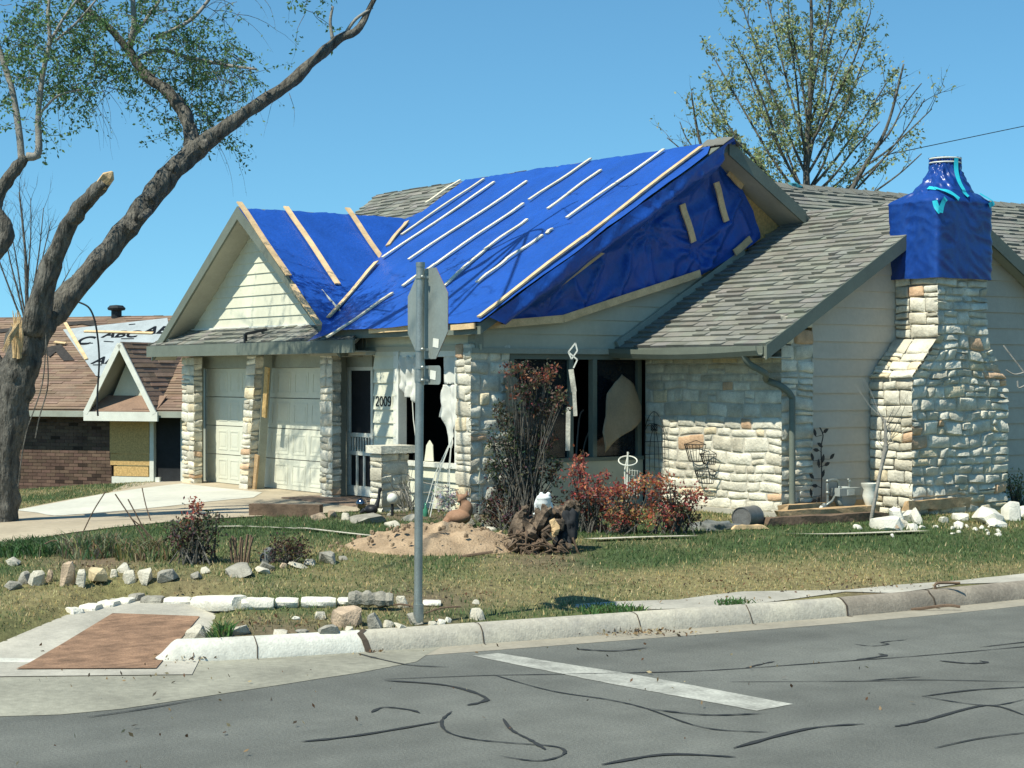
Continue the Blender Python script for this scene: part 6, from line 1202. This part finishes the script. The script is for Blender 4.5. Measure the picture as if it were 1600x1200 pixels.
# porch: low pillar, step, timber
b = onYp(595, 805, 12.35); x0, x1 = XB(578, 12.3), XB(596, 12.3); lp = thing('stone_pillar', (x0, 12.3, gz(x0, 12.3)), 'waist high stone pillar in front of the house number', 'pillar')
pier(x0, x1 + .0, 12.3, 12.72, FL + .75, .0, 71, FL - .15, nm='shaft', par=lp, rh=(.14, .22)); mb = MB(); mb.box((x0 - .04, 12.26, FL + .75), (x1 + .06, 12.78, FL + .85)); obj(mb, 'cap', STONE, parent=lp)
mb = MB(); sx0, sx1 = XB(445, 12.5), XB(578, 12.5); stones(mb, (sx0, 12.5, FL - .22), (1, 0, 0), (0, 0, 1), (0, -1, 0), lambda v: 0, lambda v: sx1 - sx0, 0, .2, seed=81, rh=(.18, .2), ww=(.25, .5), D=.04)
mb.box((sx0, 12.53, FL - .3), (sx1, 13.4, FL - .025)); po = obj(mb, 'porch_step', STONE, 'low stone porch step beside the right garage pier', 'step'); mb = MB(); mb.box((sx0 - .03, 12.46, FL - .024), (sx1 + .02, 13.4, FL + .015)); obj(mb, 'tread', mat('brown tread', (.24, .17, .12), .9, .2, 4), parent=po)
mb = MB(); p, q = gnd(392, 806), gnd(502, 808); p.z += .07; q.z += .07; mb.beam(p, q, .14, .17); obj(mb, 'landscape_timber', WOODG, 'dark brown timber edging below the garage', 'timber')
for P, m, lb, w_ in ((((418, 574), (413, 652)), OSB, 'upper strip of light board wedged beside the leaning pier', .12), (((402, 711), (396, 771)), WOODB, 'brown plank leaning low beside the leaning pier', .12)):
    mb = MB(); mb.beam(onYp(*P[0], 13.12), onYp(*P[1], 13.12), w_, .03, (0, 1, 0)); obj(mb, 'loose_plank', m, lb, 'plank')
# garden ornaments under the window
def ball_on(px, py, rpx, m, label, name='garden_ball'):
    b = gnd(px, py + rpx); s = (b - CAM).dot(FW) / F; mb = MB(); r = rpx * s; 
    return b, s, r
def orn(px, py, b_y, rpx, m, label, pole=True):
    b = onYp(px, b_y, 12.1); b.z = gz(b.x, b.y); Y = (b - CAM).dot(FW); c = atY(px, py, Y); r = rpx * Y / F; t = thing('garden_ball', b, label, 'garden ball', 'balls under the front window'); mb = MB(); mb.ball(c, r, n=14); obj(mb, 'ball', m, parent=t, smooth=True)
    mb = MB(); mb.tube([b, c - UP * r * .9], .012 if not pole else .02, 8); obj(mb, 'stand', BLACKM, parent=t); return t
orn(565, 787, 805, 9, mat('mirror ball', (.3, .27, .28), .12, .2, 3, 0, 1, metal=1), 'shiny dark mirrored ball at the porch step'); orn(613, 779, 808, 8.5, WHITE, 'white ball against the stone pillar'); orn(609, 806, 812, 5, ROCKG, 'small striped ball on the ground below the white one')
def remesh(o, vx=.01): m = o.modifiers.new('smooth', 'REMESH'); m.mode = 'VOXEL'; m.voxel_size = vx; m.use_smooth_shade = True; return o
Yd = (onYp(585, 800, 12.0) - CAM).dot(FW); q = lambda x, y, d=0.: atY(x, y, Yd + d)
mb = MB(); mb.ball(q(580, 796), (.1, .08, .065), n=10); mb.tube([q(588, 792), q(592, 778), q(593, 766)], [.035, .022, .02], 8); mb.ball(q(594, 765), (.026, .026, .03), n=8); mb.tube([q(575, 797), q(577, 806)], .012, 5); mb.tube([q(570, 797), q(562, 802)], [.04, .01], 6); mb.tube([q(594, 766), q(597, 768)], [.012, .004], 5); remesh(obj(mb, 'goose_ornament', mat('dark metal', (.03, .03, .03), .5, attr=False), 'dark metal goose ornament stretching its neck beside the stone pillar', 'garden ornament'), .008)
# terracotta fox
Yf = (gnd(718, 826) - CAM).dot(FW); q = lambda x, y, d=0.: atY(x, y, Yf + d); s = Yf / F
mb = MB(); mb.ball(q(716, 808), (.17, .14, .09), n=12); mb.ball(q(728, 796), (.09, .08, .11), n=12); mb.tube([q(727, 792), q(723, 780)], [.06, .045], 10); mb.ball(q(722, 778), (.055, .055, .045), n=12); mb.tube([q(721, 780), q(715, 784, -.06)], [.03, .012], 8)
for x, dx in ((715, -2), (729, 1)): mb.tube([q(x, 775), q(x + dx, 764)], [.022, .003], 7)
mb.tube([q(700, 812), q(695, 820, -.1), q(706, 825, -.2), q(720, 823, -.22)], [.05, .055, .05, .02], 8); remesh(obj(mb, 'fox_statue', mat('terracotta', (.3, .17, .1), .8, .2, 6, attr=False), 'terracotta fox statue curled up with raised ears below the front window', 'statue'), .01)
# white frog ornament with a jug shape
Yf2 = 19.5; q = lambda x, y, d=0.: atY(x, y, Yf2 + d); s = Yf2 / F
mb = MB(); pd_ = q(850, 806); obj(MB().box((pd_.x - .1, pd_.y - .1, gz(pd_.x, pd_.y) - .02), (pd_.x + .1, pd_.y + .1, pd_.z - .002)), 'plinth_stone', ROCKG, 'small grey plinth stone hidden behind the stump under the frog', 'stone'); mb.lathe(pd_, [(0, 0), (.06, .0), (.055, .02), (.035, .05), (.05, .08), (.075, .13), (.08, .19), (.085, .2), (0, .2)], 18); mb.ball(q(850, 778), (.085, .085, .045), n=12)
for x in (846, 857): mb.ball(q(x, 772.5, -.03), .026, n=8)
mb.tube([q(840, 780), q(837, 788), q(838, 800)], [.022, .02, .016], 8); mb.tube([q(860, 786), q(864, 796), q(858, 804)], [.02, .018, .016], 8); mb.ball(q(837, 803, -.03), (.035, .03, .016), n=8); mb.ball(q(860, 806, -.03), (.035, .03, .016), n=8); remesh(obj(mb, 'frog_ornament', mat('white glazed ceramic', (.72, .74, .7), .25, .04, 3, 0, 1, attr=False), 'white glazed frog ornament between stump and dark shrub', 'garden ornament'), .008)
# white wire obelisk with a mossy hanging basket, glass bottle
Yk = (gnd(690, 812) - CAM).dot(FW) + .5; q = lambda x, y, d=0.: atY(x, y, Yk + d); mb = MB()
for x, d in ((660, 0), (668, .2), (672, -.2), (700, .1), (704, -.1)): mb.tube([q(706, 686), q((706 + x) / 2 - 3, 740, d / 2), q(x, 808, d)], .006, 5)
for y, a, b in ((730, 690, 706), (760, 680, 703), (785, 670, 702)): mb.tube([q(a, y), q((a + b) / 2, y + 3, -.15), q(b, y)], .005, 4)
obj(mb, 'wire_obelisk', WHITE, 'white wire obelisk leaning below the front window', 'trellis')
mb = MB(); rg = random.Random(6)
for i in range(500): leaf(mb, q(700, 782) + V((rg.gauss(0, .06), rg.gauss(0, .06), rg.gauss(0, .06))), .05, rg, tuple(rg.uniform(.4, .75) * x for x in (1, 1, .9)))
obj(mb, 'moss_ball', LEAFG, 'grey white mossy ball plant behind the terracotta fox', 'plant')
mb = MB(); mb.lathe(q(665, 808), [(.03, 0), (.035, .03), (.035, .09), (.012, .13), (.012, .18), (0, .18)], 12); obj(mb, 'bottle', mat('green glass', (.05, .2, .12), .15, .1, 3, 0, 1), 'small green bottle at the foot of the wire obelisk', 'bottle', smooth=True)
mb = MB(); lv = MB(); rg = random.Random(16); b = gnd(640, 815)
for i in range(34): twig(mb, lv, onYp(rg.uniform(612, 655), rg.uniform(790, 808), 12.6), (rg.gauss(-.2, .5), rg.gauss(0, .3), 1), rg.uniform(.4, .95), .007, rg, GL, -.05, 2, .03, .25)
for P in ([(612, 705), (640, 745), (690, 760), (716, 765)], [(600, 700), (625, 735), (640, 790)], [(600, 760), (640, 770), (714, 766)]): mb.tube([onYp(x, y, 12.7) for x, y in crom(P, 4)], .007, 5)
obj(mb, 'bare_bush', BARKL, 'tangle of bare grey stems beside the waist high pillar', 'shrub')

# ------------------------------------------------------------ grass, built as one countless mass
rng = np.random.default_rng(3)
XS, YS = np.array(xs), np.array(ys); ZG = np.array([v[2] for v in vs_g]).reshape(len(ys), len(xs)) 
NB = 300000
A = rng.uniform(-29.5, -11.05, NB); B = rng.uniform(4.2, 21.5, NB)
ix = np.clip(np.searchsorted(XS, A) - 1, 0, len(XS) - 2); iy = np.clip(np.searchsorted(YS, B) - 1, 0, len(YS) - 2)
fx = (A - XS[ix]) / (XS[ix + 1] - XS[ix]); fy = (B - YS[iy]) / (YS[iy + 1] - YS[iy])
def bil(G): return G[iy, ix] * (1 - fx) * (1 - fy) + G[iy, ix + 1] * fx * (1 - fy) + G[iy + 1, ix] * (1 - fx) * fy + G[iy + 1, ix + 1] * fx * fy
Z = bil(ZG); DR = bil(GDR); BA = bil(GBA); D_ = bil(GD)
Xc = A * RT.x + B * RT.y; Yc = A * FW.x + B * FW.y; PX = 800 + F * Xc / Yc; PY = HY - F * (Z - H) / Yc
def inpoly(P):
    ins = np.zeros(NB, bool); n = len(P)
    for i in range(n):
        x0, y0 = P[i]; x1, y1 = P[(i + 1) % n]
        if y0 == y1: continue
        c = ((y0 > PY) != (y1 > PY)) & (PX < (x1 - x0) * (PY - y0) / (y1 - y0) + x0); ins ^= c
    return ins
keep = (PX > -40) & (PX < 1650) & (D_ > .22) & (rng.random(NB) > BA * .85)
for P in ([(-200, 880), (-200, 835), (-60, 815), (28, 797), (100, 783), (170, 771), (285, 745), (430, 762), (560, 768), (575, 783), (560, 800), (440, 806), (300, 813), (180, 825), (60, 842), (-80, 862)], [(900, 947), (900, 942), (1060, 938), (1160, 925), (1320, 922), (1500, 907), (1600, 896), (1700, 886), (1700, 930), (1320, 940), (1060, 953)], [(-80, 1060), (-80, 1018), (0, 994), (108, 960), (175, 943), (350, 948), (322, 1010), (300, 1040)]): keep &= ~inpoly(P)
keep &= ~((B > 13.0) & (A < -19.2)) & ~((B > 15.8) & (A < -16.2) & (A > -19.3)) & ~((A > -19.3) & (A < -18.8) & (B > 12.9) & (B < 15.9))
keep &= ((A - mc.x) * RT.x + (B - mc.y) * RT.y) ** 2 / 1.0 + ((A - mc.x) * FW.x + (B - mc.y) * FW.y) ** 2 / .75 > .85
A, B, Z, DR, BA = [q[keep] for q in (A, B, Z, DR, BA)]; n = len(A)
hgt = rng.uniform(.02, .045, n) * (1 - .35 * DR); wd = rng.uniform(.004, .008, n); ang = rng.uniform(0, 6.283, n); lx = rng.normal(0, .5, n) * hgt; ly = rng.normal(0, .5, n) * hgt
dx = np.cos(ang) * wd; dy = np.sin(ang) * wd
co = np.empty((n, 3, 3), np.float32); co[:, 0] = np.stack([A - dx, B - dy, Z - .004], 1); co[:, 1] = np.stack([A + dx, B + dy, Z - .004], 1); co[:, 2] = np.stack([A + lx, B + ly, Z + hgt], 1)
lump = rng.random((260, 260)); lump = lump[(np.clip((B - 4) * 14, 0, 258)).astype(int), (np.clip((A + 30) * 13, 0, 258)).astype(int)]; lump2 = rng.random((70, 70))[(np.clip((B - 4) * 3.7, 0, 69)).astype(int), (np.clip((A + 30) * 3.5, 0, 69)).astype(int)]
hgt *= .55 + .75 * lump + .25 * lump2; co[:, 2, 2] = Z + hgt
isdry = rng.random(n) < np.clip(DR * .95, .06, .97); jit = (rng.uniform(.6, 1.4, n) * (.8 + .4 * lump))[:, None]
colr = np.where(isdry[:, None], np.array([[.46, .39, .19]]), np.array([[.105, .165, .06]])) * jit * np.stack([rng.uniform(.85, 1.2, n), np.ones(n), rng.uniform(.8, 1.2, n)], 1)
me = bpy.data.meshes.new('grass'); me.vertices.add(3 * n); me.vertices.foreach_set('co', co.ravel()); me.loops.add(3 * n); me.loops.foreach_set('vertex_index', np.arange(3 * n, dtype=np.int32)); me.polygons.add(n); me.polygons.foreach_set('loop_start', np.arange(0, 3 * n, 3, dtype=np.int32)); me.update(calc_edges=True)
at = me.color_attributes.new('Col', 'FLOAT_COLOR', 'POINT'); at.data.foreach_set('color', np.hstack([np.repeat(colr, 3, 0), np.ones((3 * n, 1))]).astype(np.float32).ravel()); me.materials.append(LEAFG)
go = bpy.data.objects.new('grass', me); C.objects.link(go); go['kind'] = 'stuff'; go['label'] = 'patchy green and straw coloured lawn grass'; go['category'] = 'grass'
# leaf litter and gutter dirt
mb = MB(); rg = random.Random(77); P_ = [((1330, 915), 190, 12, 170), ((1250, 905), 160, 14, 130), ((1050, 915), 200, 14, 140), ((700, 925), 130, 14, 90), ((450, 975), 120, 12, 130), ((300, 922), 60, 8, 60), ((280, 1033), 60, 4, 60), ((1000, 992), 90, 4, 160), ((580, 1012), 25, 12, 60), ((120, 975), 40, 5, 12), ((70, 1015), 40, 6, 25), ((1180, 940), 200, 10, 50), ((860, 880), 60, 10, 80), ((150, 890), 90, 10, 90), ((350, 1120), 300, 60, 40), ((1100, 1060), 400, 60, 50), ((200, 1060), 150, 20, 20)]
for (cx, cy), rx, ry, k in P_:
    for i in range(k):
        x, y = cx + rg.gauss(0, rx * .5), cy + rg.gauss(0, ry * .6); p = gnd(x, y)
        if gz(p.x, p.y) < 0: p = z0(x, y); p.z = .012
        c = rg.choice(((.16, .08, .04), (.3, .2, .1), (.08, .06, .04), (.45, .36, .2))); leaf(mb, p + UP * .012, rg.uniform(.015, .05), rg, c)
o = mb.build('leaf_litter', LEAFG); o['kind'] = 'stuff'; o['label'] = 'scattered dead leaves and crumbs on lawn, kerb and road'
